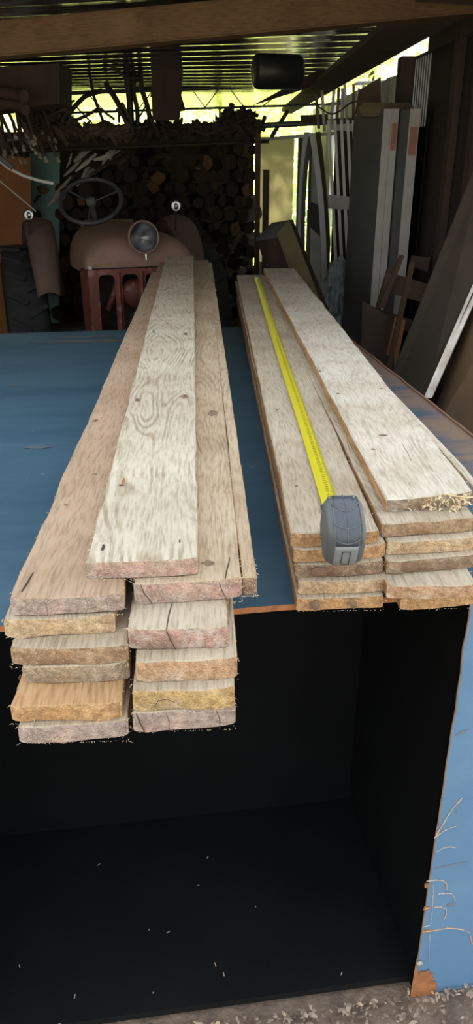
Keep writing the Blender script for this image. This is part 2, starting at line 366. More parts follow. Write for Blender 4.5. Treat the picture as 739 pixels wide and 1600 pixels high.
g.slab([A1, B1, B2, A2], 0.03, n=(0, 0, 1)); struct(g.build('trim_5', M['dark_wood']))
# brown wall battens
g = MB()
for y in (3.35, 3.95, 4.3):
    g.box((wx(y)-0.02, y, 1.35), (0.035, 0.09, 2.7))
struct(g.build('trim_3', mat('wall_batten', (0.055, 0.034, 0.026), 0.8, c2=(0.04, 0.026, 0.02))))

# back wall with gaps
def panel(name, x0, x1, y, z0, z1, m, th=0.03):
    o = MB(); o.box(((x0+x1)/2, y, (z0+z1)/2), (x1-x0, th, z1-z0)); return struct(o.build(name, m))
YB = 9.4
xa = atY(399, 280, YB).x; xb = atY(458, 280, YB).x; xc = atY(464, 280, YB).x; xd = atY(474, 300, YB).x; xe = atY(481, 300, YB).x
zt = atY(400, 214, YB).z
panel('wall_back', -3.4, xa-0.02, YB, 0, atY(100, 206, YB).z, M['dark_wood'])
panel('wall_back_cream', xa, xb, YB, 0, zt, M['cream'])
panel('wall_back_strip', xc, xd, YB, 0, zt, M['grey_panel'])
panel('wall_back_corner', xe, 1.0, YB, 0, zt, M['grey_panel'])
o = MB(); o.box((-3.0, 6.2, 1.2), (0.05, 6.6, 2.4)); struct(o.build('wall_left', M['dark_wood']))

# ================================================================ BLUE STEEL TABLE / BOX
TA = math.radians(7.9); TH = 1.13
ZT = ZC-0.73    # table top height
U0, U1, V0, V1 = -1.45, 0.966, 1.161, 3.64
tb = empty('steel_table', (0, 0, 0), TA)
tag(tb, 'blue painted steel box table with rusty edges and a black hollow front, under the boards', 'table')
def uv(u, v, z): return (u, v, z)
g = MB()   # top plate, slightly wavy with ragged edges
nu, nv = 60, 50; vs = []
def tz(u, v): return 0.004*noise.noise(Vector((u*1.2, v*1.2, 5)))*min(1, abs(v-1.6))*0.6
for j in range(nv+1):
    for i in range(nu+1):
        u = U0+(U1-U0)*i/nu; v = V0+(V1-V0)*j/nv
        if i == nu: u += 0.006*noise.noise(Vector((v*9, 0, 0)))
        if j == 0: v += 0.003*noise.noise(Vector((u*9, 3, 0)))
        vs.append((u, v, ZT-0.001))
k = len(vs); vs += [(x, y, z-0.012) for x, y, z in vs]
fs = [(j*(nu+1)+i, j*(nu+1)+i+1, (j+1)*(nu+1)+i+1, (j+1)*(nu+1)+i) for j in range(nv) for i in range(nu)]
fs2 = [tuple(k+q for q in f[::-1]) for f in fs]
g.add(vs, fs, 0, True); 
g.m += [2]*0
g.add([vs[q] for q in range(len(vs))], fs2, 2)
def skirt(idx):
    for a, b in zip(idx[:-1], idx[1:]): g.add([vs[a], vs[b], vs[b+k], vs[a+k]], [(0,1,2,3)], 1)
skirt([i for i in range(nu+1)]); skirt([nv*(nu+1)+i for i in range(nu+1)])
skirt([j*(nu+1) for j in range(nv+1)]); skirt([j*(nu+1)+nu for j in range(nv+1)])
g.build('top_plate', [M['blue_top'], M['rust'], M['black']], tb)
g = MB()  # raised rusty lip along the right edge
pts = [(U1-0.004+0.004*noise.noise(Vector((v*7, 1, 0))), v, ZT+0.002+0.002*noise.noise(Vector((v*11, 4, 0)))) for v in [V0+(V1-V0)*q/60 for q in range(61)]]
g.tube(pts, 0.004, 6); o = g.build('rusty_lip', mat('rusty_lip', (0.34, 0.20, 0.14), 0.8, c2=(0.26, 0.14, 0.09), scale=20), tb)
UC = 0.606
g = MB()  # front flange with torn lower corner
prof = []
for q in range(41):
    z = ZT-0.012 - (ZT-0.014)*q/40
    prof.append((UC + 0.0035*noise.noise(Vector((0, 0, z*14))) + (0.004 if q > 37 else 0), z))
for a, b in zip(prof[:-1], prof[1:]):
    g.slab([(a[0], V0, a[1]), (U1, V0, a[1]), (U1, V0, b[1]), (b[0], V0, b[1])], 0.004, n=(0, 1, 0))
g.build('front_flange', M['blue_face_lit'], tb)
g = MB()
g.tube([(a[0]-0.001, V0+0.002, a[1]) for a in prof], 0.0022, 5)
g.build('flange_edge', mat('flange_edge', (0.20, 0.15, 0.12), 0.8, c2=(0.36, 0.24, 0.16), scale=30), tb)
# rust patch: torn corner flap standing on the ground
def flat_patch(pts, y, m, name, par, th=0.0012):
    o = MB(); k = len(pts); o.add([(u, y, z) for u, z in pts] + [(u, y+th, z) for u, z in pts],
        [tuple(range(k)), tuple(range(k, 2*k))[::-1]] + [(i, (i+1) % k, k+(i+1) % k, k+i) for i in range(k)])
    return o.build(name, m, par)
FO = 0.006
rp = [(UC-0.015, 0.0), (UC-0.014, 0.06), (UC-0.013, 0.145), (UC-0.008, 0.110), (UC-0.001, 0.088), (UC+0.008, 0.096), (UC+0.013, 0.090), (UC+0.024, 0.099), (UC+0.026, 0.084),
      (UC+0.036, 0.080), (UC+0.034, 0.066), (UC+0.041, 0.062), (UC+0.038, 0.052), (UC+0.050, 0.044), (UC+0.049, 0.030), (UC+0.054, 0.022), (UC+0.050, 0.010), (UC+0.053, 0.0)]
flat_patch([(a_+FO, b_) for a_, b_ in rp], V0-0.003, M['rust'], 'rusty_corner_flap', tb)
g = MB(); g.lathe([(0, 0.004), (0.007, 0.003), (0.008, 0)], (UC+0.002, V0-0.004, 0.128), rot_to((0, -1, 0)), 10)
g.build('weld_blob', M['white_edge'], tb)
# box carcass (black inside)
VB = V0+0.62; UL = -0.52
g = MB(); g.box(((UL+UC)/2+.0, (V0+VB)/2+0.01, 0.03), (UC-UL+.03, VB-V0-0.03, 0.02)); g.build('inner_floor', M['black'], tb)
g = MB(); g.box(((U0+U1)/2, VB, (ZT-0.02)/2), (U1-U0-0.03, 0.01, ZT-0.022)); g.build('inner_back', M['black_shaded'], tb)
g = MB(); g.box((UL-0.01, (V0+VB)/2+.01, (ZT-0.02)/2+0.0), (0.012, VB-V0-0.03, ZT-0.024)); g.build('inner_side', M['black_shaded'], tb)
g = MB(); g.box((UC+0.008, (V0+VB)/2+.01, (ZT-0.02)/2), (0.01, VB-V0-0.03, ZT-0.024)); g.build('inner_side', M['black_shaded'], tb)
g = MB(); g.box((U0+0.006, (V0+V1)/2, (ZT-0.02)/2), (0.008, V1-V0-0.02, ZT-0.024)); g.build('outer_side', M['blue_face_lit'], tb)
g = MB(); g.box((U1-0.01, (V0+V1)/2, (ZT-0.02)/2), (0.008, V1-V0-0.02, ZT-0.024)); g.build('outer_side', M['blue_face_lit'], tb)
g = MB(); g.box(((U0+U1)/2, V1-0.01, (ZT-0.02)/2), (U1-U0-0.03, 0.008, ZT-0.024)); g.build('rear_panel', M['blue_face_lit'], tb)
g = MB(); g.box(((U0+UL)/2, V0+0.004, (ZT-0.02)/2), (UL-U0-0.01, 0.006, ZT-0.024)); g.build('front_panel', M['blue_face_lit'], tb)
# scraped marks on the flange, read from the photograph: projected to the flange plane
Rt = Matrix.Rotation(-TA, 3, 'Z'); nrm = Matrix.Rotation(TA, 3, 'Z') @ Vector((0, 1, 0))
def on_face(px, py, off=0.002):
    d = ray(px, py); t = (V0-off)/(d.dot(nrm)); p = CAM + d*t
    return Rt @ p
marks = [  # (pixel polyline, width)
    ([(679,1309),(690,1292),(701,1272),(710,1260),(722,1247)], .0022, 0), ([(679,1309),(692,1299),(704,1293),(713,1291)], .0018, 0),
    ([(682,1331),(692,1325),(704,1323),(714,1325)], .0018, 1),
    ([(666,1377),(680,1375),(692,1376),(697,1380),(699,1390)], .0018, 0),
    ([(677,1382),(677,1400),(675,1425),(673,1444)], .0016, 1), ([(684,1397),(694,1396),(704,1396),(709,1401),(711,1407)], .0018, 1),
    ([(664,1420),(675,1418),(688,1417),(697,1420),(697,1430),(693,1437)], .0018, 0),
    ([(661,1456),(677,1454),(700,1450),(722,1452),(733,1457),(738,1475)], .0018, 0),
    ([(672,1459),(671,1480),(670,1505)], .0012, 1), ([(661,1448),(672,1446)], .0012, 1)]
for pts, w, k in marks:
    P = [on_face(*q, off=0.0016) for q in pts]
    # refine and jitter
    Q = []
    for a, b_ in zip(P[:-1], P[1:]):
        for s_ in range(5): Q.append(a.lerp(b_, s_/5) + Vector((random.uniform(-1, 1), 0, random.uniform(-1, 1)))*0.0007)
    Q.append(P[-1])
    g = MB(); g.tube(Q, [w*random.uniform(0.25, 0.95) for _ in Q], 5, smooth=False)
    g.build('scraped_mark', M['scratch_pale'] if k else M['scratch'], tb)
def smudge(c, rx, rz, m, name='rust_stain', rot=0.0):
    pts = []
    for q in range(18):
        a = 2*PI*q/18; r = random.uniform(0.7, 1.15); x = rx*r*math.cos(a); z = rz*r*math.sin(a)
        pts.append((c[0]+x*math.cos(rot)-z*math.sin(rot), c[2]+x*math.sin(rot)+z*math.cos(rot)))
    flat_patch(pts, V0-0.0012, m, name, tb, th=0.0008)
M['stain_soft'] = mat('stain_soft', (0.20, 0.20, 0.24), 0.7, c2=(0.16, 0.22, 0.32), scale=40)
smudge(on_face(705, 1352), 0.038, 0.0022, M['stain_soft'], rot=0.1)
smudge(on_face(706, 1414), 0.012, 0.008, M['stain_soft']); smudge(on_face(699, 1396), 0.008, 0.005, M['stain_soft'])
smudge(on_face(667, 1456), 0.010, 0.007, M['rust']); smudge(on_face(666, 1420), 0.008, 0.008, M['rust']); smudge(on_face(667, 1384), 0.006, 0.01, M['rust'])
smudge(on_face(713, 1270), 0.003, 0.003, M['stain_soft']); smudge(on_face(722, 1145), 0.014, 0.004, M['stain_soft'], rot=0.4)
# brown scrape on the top, far left
def top_streak(pts, w, m):
    o = MB(); L_ = []; R_ = []
    for i, (px, py) in enumerate(pts):
        p = Rt @ atZ(px, py, ZT+0.0005); ww = w*(0.3+math.sin(PI*(i+0.3)/len(pts)))*random.uniform(.7, 1.2)
        L_.append((p.x, p.y-ww, ZT+0.0004)); R_.append((p.x, p.y+ww, ZT+0.0004))
    k = len(pts); o.add(L_+R_, [(i, i+1, k+i+1, k+i) for i in range(k-1)]); o.build('rust_streak', m, tb)
M['streak'] = mat('streak', (0.17, 0.13, 0.095), 0.75, c2=(0.08, 0.13, 0.18), scale=25, stretch=(0.3, 2, 1), lo=.42, hi=.6)
top_streak([(45+q*12, 535-q*0.25+random.uniform(-.8, .8)) for q in range(14)], 0.022, M['streak'])
top_streak([(70+q*12, 528-q*0.3+random.uniform(-.6, .6)) for q in range(12)], 0.015, M['streak'])
top_streak([(12+q*3, 603-q*0.4) for q in range(5)], 0.010, M['streak'])
top_streak([(38+q*6, 699-q*0.2) for q in range(8)], 0.012, M['streak'])

# ================================================================ BOARDS
def wmat(name, a, b_, c, **k): return wood(name, a, b_, c, **k)
M['w_grey'] = wmat('w_grey', (0.66, 0.60, 0.48), (0.56, 0.49, 0.375), (0.36, 0.28, 0.18), seed=1.3, curly=0.7, bump=0.9, stain_amt=0.25, stain=(0.42, 0.30, 0.20))
M['w_tan'] = wmat('w_tan', (0.57, 0.46, 0.33), (0.48, 0.36, 0.24), (0.30, 0.20, 0.12), seed=4.3, curly=0.4, bump=0.9, stain_amt=0.4)
M['w_pink'] = wmat('w_pink', (0.49, 0.355, 0.25), (0.41, 0.285, 0.19), (0.26, 0.16, 0.10), seed=8.1, curly=0.12, bump=0.5, stain_amt=0.25, stain=(0.33, 0.22, 0.16))
M['w_dust'] = wmat('w_dust', (0.56, 0.48, 0.37), (0.44, 0.36, 0.26), (0.26, 0.19, 0.12), seed=2.7, curly=0.15, bump=0.8, stain_amt=0.3)
M['w_dusty2'] = wmat('w_dusty2', (0.74, 0.68, 0.58), (0.60, 0.52, 0.41), (0.32, 0.23, 0.14), seed=5.9, curly=0.2, bump=1.0, stain_amt=0.35, stain=(0.45, 0.33, 0.21))
M['w_orange'] = wmat('w_orange', (0.58, 0.38, 0.205), (0.47, 0.28, 0.14), (0.36, 0.14, 0.05), seed=3.1, curly=0.2, bump=0.5, stain_amt=0.35, stain=(0.42, 0.15, 0.05))
M['w_edge'] = wmat('w_edge', (0.56, 0.36, 0.20), (0.42, 0.25, 0.13), (0.16, 0.09, 0.05), seed=6.1, curly=0.3, bump=0.8, stain_amt=0.5, stain=(0.17, 0.10, 0.06))
def endm(name, c, c2, c3=None, s3=9, sc=22):
    m = mat(name, c, 0.92, c2=c2, scale=sc, bump=0.7, bscale=330, c3=c3, s3=s3, spec=0.1, lo=0.42, hi=0.58)
    N = m.node_tree.nodes; L = m.node_tree.links; b = N['Principled BSDF']; src = b.inputs['Base Color'].links[0].from_socket
    t = N.new('ShaderNodeTexCoord'); col = src
    for sc_, lo_, hi_, amt in ((120, .35, .6, .22), (38, .38, .62, .20), (420, .3, .6, .28)):
        n = N.new('ShaderNodeTexNoise'); n.inputs['Scale'].default_value = sc_; n.inputs['Detail'].default_value = 5; L.new(t.outputs['Object'], n.inputs[0])
        r = N.new('ShaderNodeValToRGB'); r.color_ramp.elements[0].position = lo_; r.color_ramp.elements[1].position = hi_
        r.color_ramp.elements[0].color = (1-amt, 1-amt*1.05, 1-amt*1.1, 1); r.color_ramp.elements[1].color = (1.08, 1.08, 1.08, 1)
        L.new(n.outputs[0], r.inputs[0]); x = N.new('ShaderNodeMixRGB'); x.blend_type = 'MULTIPLY'; x.inputs[0].default_value = 1
        L.new(col, x.inputs[1]); L.new(r.outputs[0], x.inputs[2]); col = x.outputs[0]
    L.new(col, b.inputs['Base Color']); return m
E = {
 'paint_pink': endm('e_pp', (0.58, 0.48, 0.42), (0.64, 0.42, 0.35), (0.50, 0.43, 0.38)),
 'grey_pink': endm('e_gp', (0.58, 0.48, 0.43), (0.49, 0.385, 0.34), (0.64, 0.45, 0.38)),
 'white_pink': endm('e_wp', (0.72, 0.64, 0.60), (0.60, 0.38, 0.32), (0.26, 0.19, 0.15), 10),
 'tan': endm('e_tan', (0.74, 0.58, 0.39), (0.62, 0.44, 0.27)),
 'orange': endm('e_or', (0.72, 0.47, 0.26), (0.60, 0.36, 0.18)),
 'gold': endm('e_go', (0.72, 0.54, 0.27), (0.62, 0.43, 0.20), (0.50, 0.40, 0.27)),
 'brown': endm('e_br', (0.54, 0.39, 0.26), (0.44, 0.30, 0.19), (0.24, 0.13, 0.08)),
 'peach': endm('e_pe', (0.70, 0.49, 0.33), (0.62, 0.39, 0.24), (0.62, 0.52, 0.40)),
 'rot': endm('e_ro', (0.50, 0.38, 0.27), (0.36, 0.25, 0.17), (0.15, 0.09, 0.06), 10),
 'dusty': endm('e_du', (0.55, 0.46, 0.36), (0.44, 0.34, 0.24), (0.36, 0.24, 0.16), 10)}

def board_obj(name, p_near, ang, length, width, th, top, end, side=None, seed=0, wav=0.0025, jag=0.003, fuzz=60, notch=(), skew=0.0, parent=None, fuzzmat=None):
    """p_near = centre of near end of the TOP face (world); runs away along angle ang from +Y"""
    rnd = random.Random(seed*17+3)
    nw, nl = 10, max(20, int(length/0.05))
    g = MB(); c = 0.0035; hw = width/2
    xs = [-hw+c + (width-2*c)*i/nw for i in range(nw+1)]
    ring = [(x, 0.0) for x in xs] + [(hw-0.0008, -0.0015), (hw, -c), (hw, -th*0.5), (hw, -th+c), (hw-c, -th)] \
        + [(x, -th) for x in xs[::-1][1:-1]] + [(-hw+c, -th), (-hw, -th+c), (-hw, -th*0.5), (-hw, -c), (-hw+0.0008, -0.0015)]
    R = len(ring); vs = []
    ys = [0, 0.004, 0.012, 0.03] + [0.03 + (length-0.03)*(j/nl) for j in range(1, nl+1)]
    def w(a, b2, s2): return noise.noise(Vector((a, b2, seed*3.7+s2)))
    for j, y in enumerate(ys):
        for (x, z) in ring:
            dx = wav*(w(y*6, 0, 1 if x > 0 else 2) + 0.6*w(y*25, 0, 5 if x > 0 else 6))*(abs(x)/hw)**4
            dz = 0.0012*w(y*2, x*8, 9) + (0.0018*w(x*35, z*20, 12) if j < 3 and z < -0.001 else 0)
            dy = 0.0
            if j < 4 or j == len(ys)-1:
                dy = jag*(1.4*w(x*22, z*30, 7) + 0.5*w(x*120, z*120, 8))*(1.0 if j == 0 or j == len(ys)-1 else 0.6 if j == 1 else 0.2 if j == 2 else 0)
                if j == 0: dz += -0.0015 if z > -0.001 else (0.001 if z < -th+0.001 else 0)
            if j < 3: dy += (0.006-0.002*j)*abs(x/hw)**9 + (0.0022 if j == 0 and (z > -0.001 or z < -th+0.001) else 0)
            dy += skew*x*(1 - min(1, y/0.3))
            xx = x+dx
            for (sgn, yn, dep, wd) in notch:
                if sgn*x > hw*0.75 and abs(y-yn) < wd: xx -= sgn*dep*(1-abs(y-yn)/wd)
            vs.append((xx, y+dy, z+dz))
    fs = []; 
    for j in range(len(ys)-1):
        for i in range(R):
            f = (j*R+i, j*R+(i+1) % R, (j+1)*R+(i+1) % R, (j+1)*R+i)
            zz = [ring[i][1], ring[(i+1) % R][1]]
            is_side = min(zz) > -th+0.0005 and max(zz) < -0.001 or (max(zz) < -0.001 and min(zz) < -0.001 and abs(ring[i][0]) > hw-0.001)
            g.add([vs[q] for q in f], [(0,1,2,3)], 2 if is_side else 0)
    # end caps: grid bands between top and bottom rows for relief
    def cap(j):
        base = j*R
        top_i = list(range(0, nw+1)); bot_i = [nw+5+nw-q for q in range(0, nw+1)]
        rows = 4; P = []
        for r_ in range(rows+1):
            t = r_/rows; row = []
            for q in range(nw+1):
                a = Vector(vs[base+top_i[q]]); b2 = Vector(vs[base+bot_i[q]] if bot_i[q] < R else vs[base+0])
                p = a.lerp(b2, t)
                if 0 < r_ < rows: p.y += jag*0.8*w(p.x*120, p.z*120, 11)
                row.append(p)
            P.append(row)
        flat = [p for row in P for p in row]; m_ = nw+1
        g.add(flat, [(r_*m_+q, r_*m_+q+1, (r_+1)*m_+q+1, (r_+1)*m_+q) for r_ in range(rows) for q in range(nw)], 1)
        # side slivers
        for idx in ([nw, nw+1, nw+2, nw+3, nw+4, nw+5], [0]+[R-1-q for q in range(5)]):
            pts = [vs[base+(q % R)] for q in idx]
            g.add(pts, [tuple(range(len(pts)))], 1)
    cap(0); cap(len(ys)-1)
    me_v = g
    o = g.build(name, [M[top], E[end], M[side or 'w_edge']], parent)
    bm = bmesh.new(); bm.from_mesh(o.data); bmesh.ops.remove_doubles(bm, verts=bm.verts, dist=0.00005); bmesh.ops.recalc_face_normals(bm, faces=bm.faces)
    bm.to_mesh(o.data); bm.free()
    o.location = p_near; o.rotation_euler = (0, 0, ang)
    if fuzz:
        s = MB()
        def sliver(p, d, r):
            p = Vector(p); d = Vector(d); e = p+d; k_ = d.orthogonal().normalized()*r; l_ = d.cross(k_).normalized()*r
            s.add([p+k_, p-k_*0.5+l_, p-k_*0.5-l_, e], [(0,1,3),(1,2,3),(2,0,3)])
        for q in range(fuzz):
            sg = rnd.choice((-1, 1)); y = (rnd.random()**1.8)*length*0.97
            z = rnd.choice((0, -th))*1.0 + rnd.uniform(-0.001, 0.001)
            ln = rnd.uniform(0.002, 0.007)*(2.2 if rnd.random() < 0.05 else 1)
            sliver((sg*hw*0.995, y, z), (sg*ln*rnd.uniform(0.1, .9), -ln*rnd.uniform(-0.4, 1), ln*rnd.uniform(-0.3, 0.4)), rnd.uniform(0.0003, 0.0007))
        for q in range(int(fuzz*0.7)):
            x = rnd.uniform(-hw, hw); z = rnd.choice((0, -th, -th, rnd.uniform(-th, 0)))
            ln = rnd.uniform(0.001, 0.0045)*(2 if rnd.random() < 0.06 else 1)
            sliver((x, 0.0, z), (ln*rnd.uniform(-.9, .9), -ln*rnd.uniform(.2, 1), ln*rnd.uniform(-0.5, 0.4)), rnd.uniform(0.0003, 0.0006))
        for q in range(int(fuzz*0.5)):
            x = rnd.uniform(-hw, hw); y = (rnd.random()**1.5)*length*0.9; ln = rnd.uniform(0.003, 0.009); a_ = rnd.uniform(-.5, .5)
            sliver((x, y, 0.0004), (ln*math.sin(a_), ln*math.cos(a_), 0.0008), 0.0005)
        tag(s.build('splinters', M[fuzzmat or 'fuzz'], o), kind='stuff')
    return o

def stack_board(h_top, nl, nr, far, th, top, end, label, group, length=None, ang=None, **kw):
    """near-end top corners given as pixels on the plane h_top below the eye; far = pixel of a far corner"""
    a = atZ(*nl, ZC-h_top); b_ = atZ(*nr, ZC-h_top)
    mid = (a+b_)/2; wd = (b_-a).length*0.995
    if far:
        f = atZ(far[0], far[1], ZC-h_top); s_ = far[2]
        base = a if s_ < 0 else b_
        v = f-base; ang_ = math.atan2(-v.x, v.y); ln = v.length
    else: ang_ = ang; ln = length
    # near end sits square-ish to the board: keep y of the mid, apply skew from corners
    sk = (b_.y-a.y)/max(0.01, (b_.x-a.x)) + math.tan(ang_)*-1
    c_ = math.cos(ang_)
    wd = abs((b_.x-a.x)*c_ + (b_.y-a.y)*math.sin(ang_))
    o = board_obj('board', Vector((mid.x, mid.y, ZC-h_top)), ang_, ln, wd, th, top, end, skew=sk, **kw)
    tag(o, label, 'board', group); return o

GL = 'boards of the left pile'; GR = 'boards of the right pile'
tl = 0.0290; tr_ = 0.0348
HB = 0.73-6*tl   # top of left column's highest full layer
sp = []
def L(k): return 0.73 - k*tl      # top of k-th layer from below (left column)
def Rr(k): return 0.73 - k*tr_
b_A = stack_board(L(7), (134, 880), (308, 874), (260, 400, -1), tl-0.0006, 'w_grey', 'paint_pink',
  'pale grey curly-grained plank lying alone on top of the left pile', GL, side='w_tan', seed=1, fuzz=520, jag=0.002, notch=((-1, 0.235, 0.006, 0.02),))
b_B1 = stack_board(L(6), (12, 938), (190, 930), (250, 410, -1), tl-0.0006, 'w_pink', 'grey_pink',
  'wide smooth pinkish-brown plank at the left, just below the top plank', GL, side='w_edge', seed=2, fuzz=160, jag=0.002, wav=0.005)
b_B2 = stack_board(Rr(5)-0, (208, 915), (378, 905), (326, 406, 1), tr_-0.0006, 'w_tan', 'paint_pink',
  'grey-tan plank with a split end, half under the right side of the top plank', GL, seed=3, fuzz=260, jag=0.002)
ss = stack_board(Rr(5)-0.001, (379, 903), (402, 901), (331, 410, 1), tr_*0.9, 'w_tan', 'rot',
  'narrow weathered strip along the right flank of the left pile', GL, seed=4, fuzz=200)
dl = math.radians(2.4)
def lb(h, nl, nr, th, top, end, label, grp, seed, ln=3.55, ang=dl, **kw):
    return stack_board(h, nl, nr, None, th, top, end, label, grp, length=ln, ang=ang, seed=seed, **kw)
lb(L(5), (3, 972), (178, 963), tl-.0006, 'w_dust', 'tan', 'plank with a furry straw-coloured end, third from the top of the left pile', GL, 5, fuzz=180, jag=0.004)
lb(L(4), (14, 1016), (199, 1012), tl-.0006, 'w_dust', 'brown', 'dusty brown-ended plank in the middle of the left pile, left column', GL, 6, fuzz=200, jag=0.004, fuzzmat='straw')
lb(L(3), (33, 1045), (201, 1038), tl-.0006, 'w_dust', 'dusty', 'set-back grey plank wedged above the orange plank, left pile', GL, 7, fuzz=120, jag=0.003)
lb(L(2), (14, 1106), (189, 1099), tl-.0006, 'w_orange', 'orange', 'bright orange plank sticking out near the bottom of the left pile', GL, 8, fuzz=120, jag=0.0035, side='w_orange')
lb(L(1), (26, 1139), (199, 1129), tl-.0006, 'w_dust', 'grey_pink', 'lowest plank of the left column with whitish-pink end', GL, 9, fuzz=100, jag=0.002)
dr = math.radians(2.7)
lb(Rr(4), (199, 985), (357, 981), tr_-.0006, 'w_dust', 'white_pink', 'plank with a white-and-pink painted cracked end, second of the right column', GL, 10, fuzz=160, ang=dr, jag=0.0025)
lb(Rr(3), (211, 1036), (372, 1030), tr_-.0006, 'w_dust', 'peach', 'plank with a salmon-coloured end in the middle of the right column', GL, 11, fuzz=120, ang=dr)
lb(Rr(2), (204, 1083), (368, 1078), tr_-.0006, 'w_dust', 'gold', 'plank with a golden-yellow end low in the right column of the left pile', GL, 12, fuzz=120, ang=dr)
lb(Rr(1), (206, 1117), (368, 1105), tr_-.0006, 'w_dust', 'grey_pink', 'lowest plank of the right column, dull grey-pink cracked end', GL, 13, fuzz=80, ang=dr)
# right pile
q5 = 0.135/5; q6 = 0.162/6
def La(k): return 0.73-k*q5
def Ra(k): return 0.73-k*q6
dl2 = math.radians(1.9)
b_L1 = stack_board(La(5), (455, 835), (594, 830), (370, 430, -1), q5-.0005, 'w_dust', 'orange', 'grey plank carrying the yellow tape measure', GR, seed=21, fuzz=180, jag=0.003)
lb(La(4), (459, 861), (605, 852), q5-.0005, 'w_dust', 'orange', 'plank directly under the one carrying the tape, orange furry end', GR, 22, ang=dl2, ln=3.2, fuzz=120)
lb(La(3), (462, 884), (600, 878), q5-.0005, 'w_dust', 'rot', 'knotty brown-ended plank mid-height in the left column of the right pile', GR, 23, ang=dl2, ln=3.2, fuzz=160, fuzzmat='straw')
lb(La(2), (467, 910), (606, 906), q5-.0005, 'w_dust', 'tan', 'tan-ended plank second from the bottom under the tape column', GR, 24, ang=dl2, ln=3.2, fuzz=160, fuzzmat='straw')
lb(La(1), (464, 936), (601, 932), q5-.0005, 'w_dust', 'orange', 'lowest plank under the tape column, dark-stained orange end', GR, 25, ang=dl2, ln=3.2, fuzz=100)
b_R1 = stack_board(Ra(6), (603, 782), (742, 770), (412, 420, -1), q6-.0005, 'w_dusty2', 'dusty', 'pale dusty plank with a splintered near end on top of the right pile', GR, seed=31, fuzz=420, jag=0.007, wav=0.004, fuzzmat='straw')
dr2 = math.radians(2.25)
lb(Ra(5), (598, 822), (745, 810), q6-.0005, 'w_dust', 'brown', 'brown plank right under the splintered top plank', GR, 32, ang=dr2, ln=3.2, fuzz=120, fuzzmat='straw')
lb(Ra(4), (606, 849), (748, 840), q6-.0005, 'w_dust', 'tan', 'thin tan plank third from the top in the right-hand column', GR, 33, ang=dr2, ln=3.2, fuzz=120)
lb(Ra(3), (605, 879), (748, 868), q6-.0005, 'w_dust', 'rot', 'plank with a dark rotten knot at its end, right-hand column', GR, 34, ang=dr2, ln=3.2, fuzz=120, fuzzmat='straw')
lb(Ra(2), (606, 917), (748, 915), q6-.0005, 'w_dust', 'peach', 'longest-reaching peach-ended plank near the bottom of the right-hand column', GR, 35, ang=dr2, ln=3.2, fuzz=120)
lb(Ra(1), (628, 936), (748, 926), q6-.0005, 'w_dust', 'orange', 'lowest plank of the right-hand column, mostly hidden', GR, 36, ang=dr2, ln=3.2, fuzz=60)
# narrow split strip beside the top plank
st = MB()
pts = [atZ(px, py, ZC-Ra(6)-0.003) for px, py in ((601, 607), (640, 650), (680, 694), (715, 733), (742, 764))]
for i, p in enumerate(pts): pts[i] = p + Vector((0.006, 0, 0))
st.tube(pts, [0.004, 0.006, 0.007, 0.008, 0.006], 6, smooth=False, flat=1.0)
tag(st.build('wood_strip', M['w_dusty2']), 'thin split sliver of wood along the right side of the splintered plank', 'wood strip')

# knots, nail holes, cracks as parts of their boards
def on_board(bd, px, py, lift=0.0004):
    zt_ = bd.location.z
    p = atZ(px, py, zt_)
    q = Matrix.Rotation(-bd.rotation_euler.z, 3, 'Z') @ (p-bd.location)
    return Vector((q.x, q.y, lift))
def spot(bd, px, py, rx, ry, m, name):
    c = on_board(bd, px, py); o = MB(); pts = []
    for q in range(14):
        a = 2*PI*q/14; r = random.uniform(0.7, 1.2); pts.append(c+Vector((rx*r*math.cos(a), ry*r*math.sin(a), 0)))
    o.add([c+Vector((0, 0, 0.0008))]+pts, [(0, 1+q, 1+(q+1) % 14) for q in range(14)]); o.build(name, m, bd)
def crack(bd, pts, w=0.0015, local=False):
    w *= 0.5
    P = [Vector(p) for p in pts] if local else [on_board(bd, *p, 0.0002) for p in pts]
    o = MB(); o.tube(P, [w*(0.4+0.8*math.sin(PI*(i+.5)/len(P))) for i in range(len(P))], 5, flat=1); o.build('crack', M['hole'], bd)
for (px, py, rx, ry) in ((161, 856, .0025, .010), (281, 846, .0025, .008), (278, 752, .002, .004), (215, 625, .007, .013), (288, 620, .009, .016), (240, 519, .005, .012), (290, 522, .008, .018),
                         (227, 575, .0035, .005), (262, 505, .004, .008), (270, 447, .004, .012), (292, 469, .004, .010), (297, 433, .004, .010), (264, 433, .004, .01)):
    spot(b_A, px, py, rx, ry, M['hole'] if rx < .0045 else M['knot'], 'nail_hole' if rx < .0045 else 'knot')
    if rx >= .0045: spot(b_A, px, py-1, rx*.6, ry*.6, M['hole'], 'nail_hole')
spot(b_A, 193, 752, .003, .016, M['rust'], 'rust_stain'); spot(b_A, 190, 758, .006, .004, M['hole'], 'nail_hole')
for (px, py, rx, ry) in ((333, 645, .011, .022), (325, 482, .004, .007), (328, 537, .006, .02), (316, 450, .006, .02), (325, 880, .010, .010)):
    spot(b_B2, px, py, rx, ry, M['knot'], 'knot')
    spot(b_B2, px, py, rx*.4, ry*.4, M['hole'], 'nail_hole')
crack(b_B2, [(352, 905), (354, 893), (357, 882), (359, 872)], 0.0025)
for (px, py, rx, ry) in ((199, 545, .004, .008), (149, 657, .006, .009), (225, 492, .005, .02), (148, 741, .004, .004), (103, 789, .004, .004)):
    spot(b_B1, px, py, rx, ry, M['knot'], 'knot')
crack(b_B1, [(34, 925), (42, 912), (52, 895)], 0.003)
for (px, py, rx, ry) in ((463, 760, .004, .006), (395, 520, .004, .01), (433, 640, .004, .006), (540, 712, .003, .004)):
    spot(b_L1, px, py, rx, ry, M['knot'], 'knot')
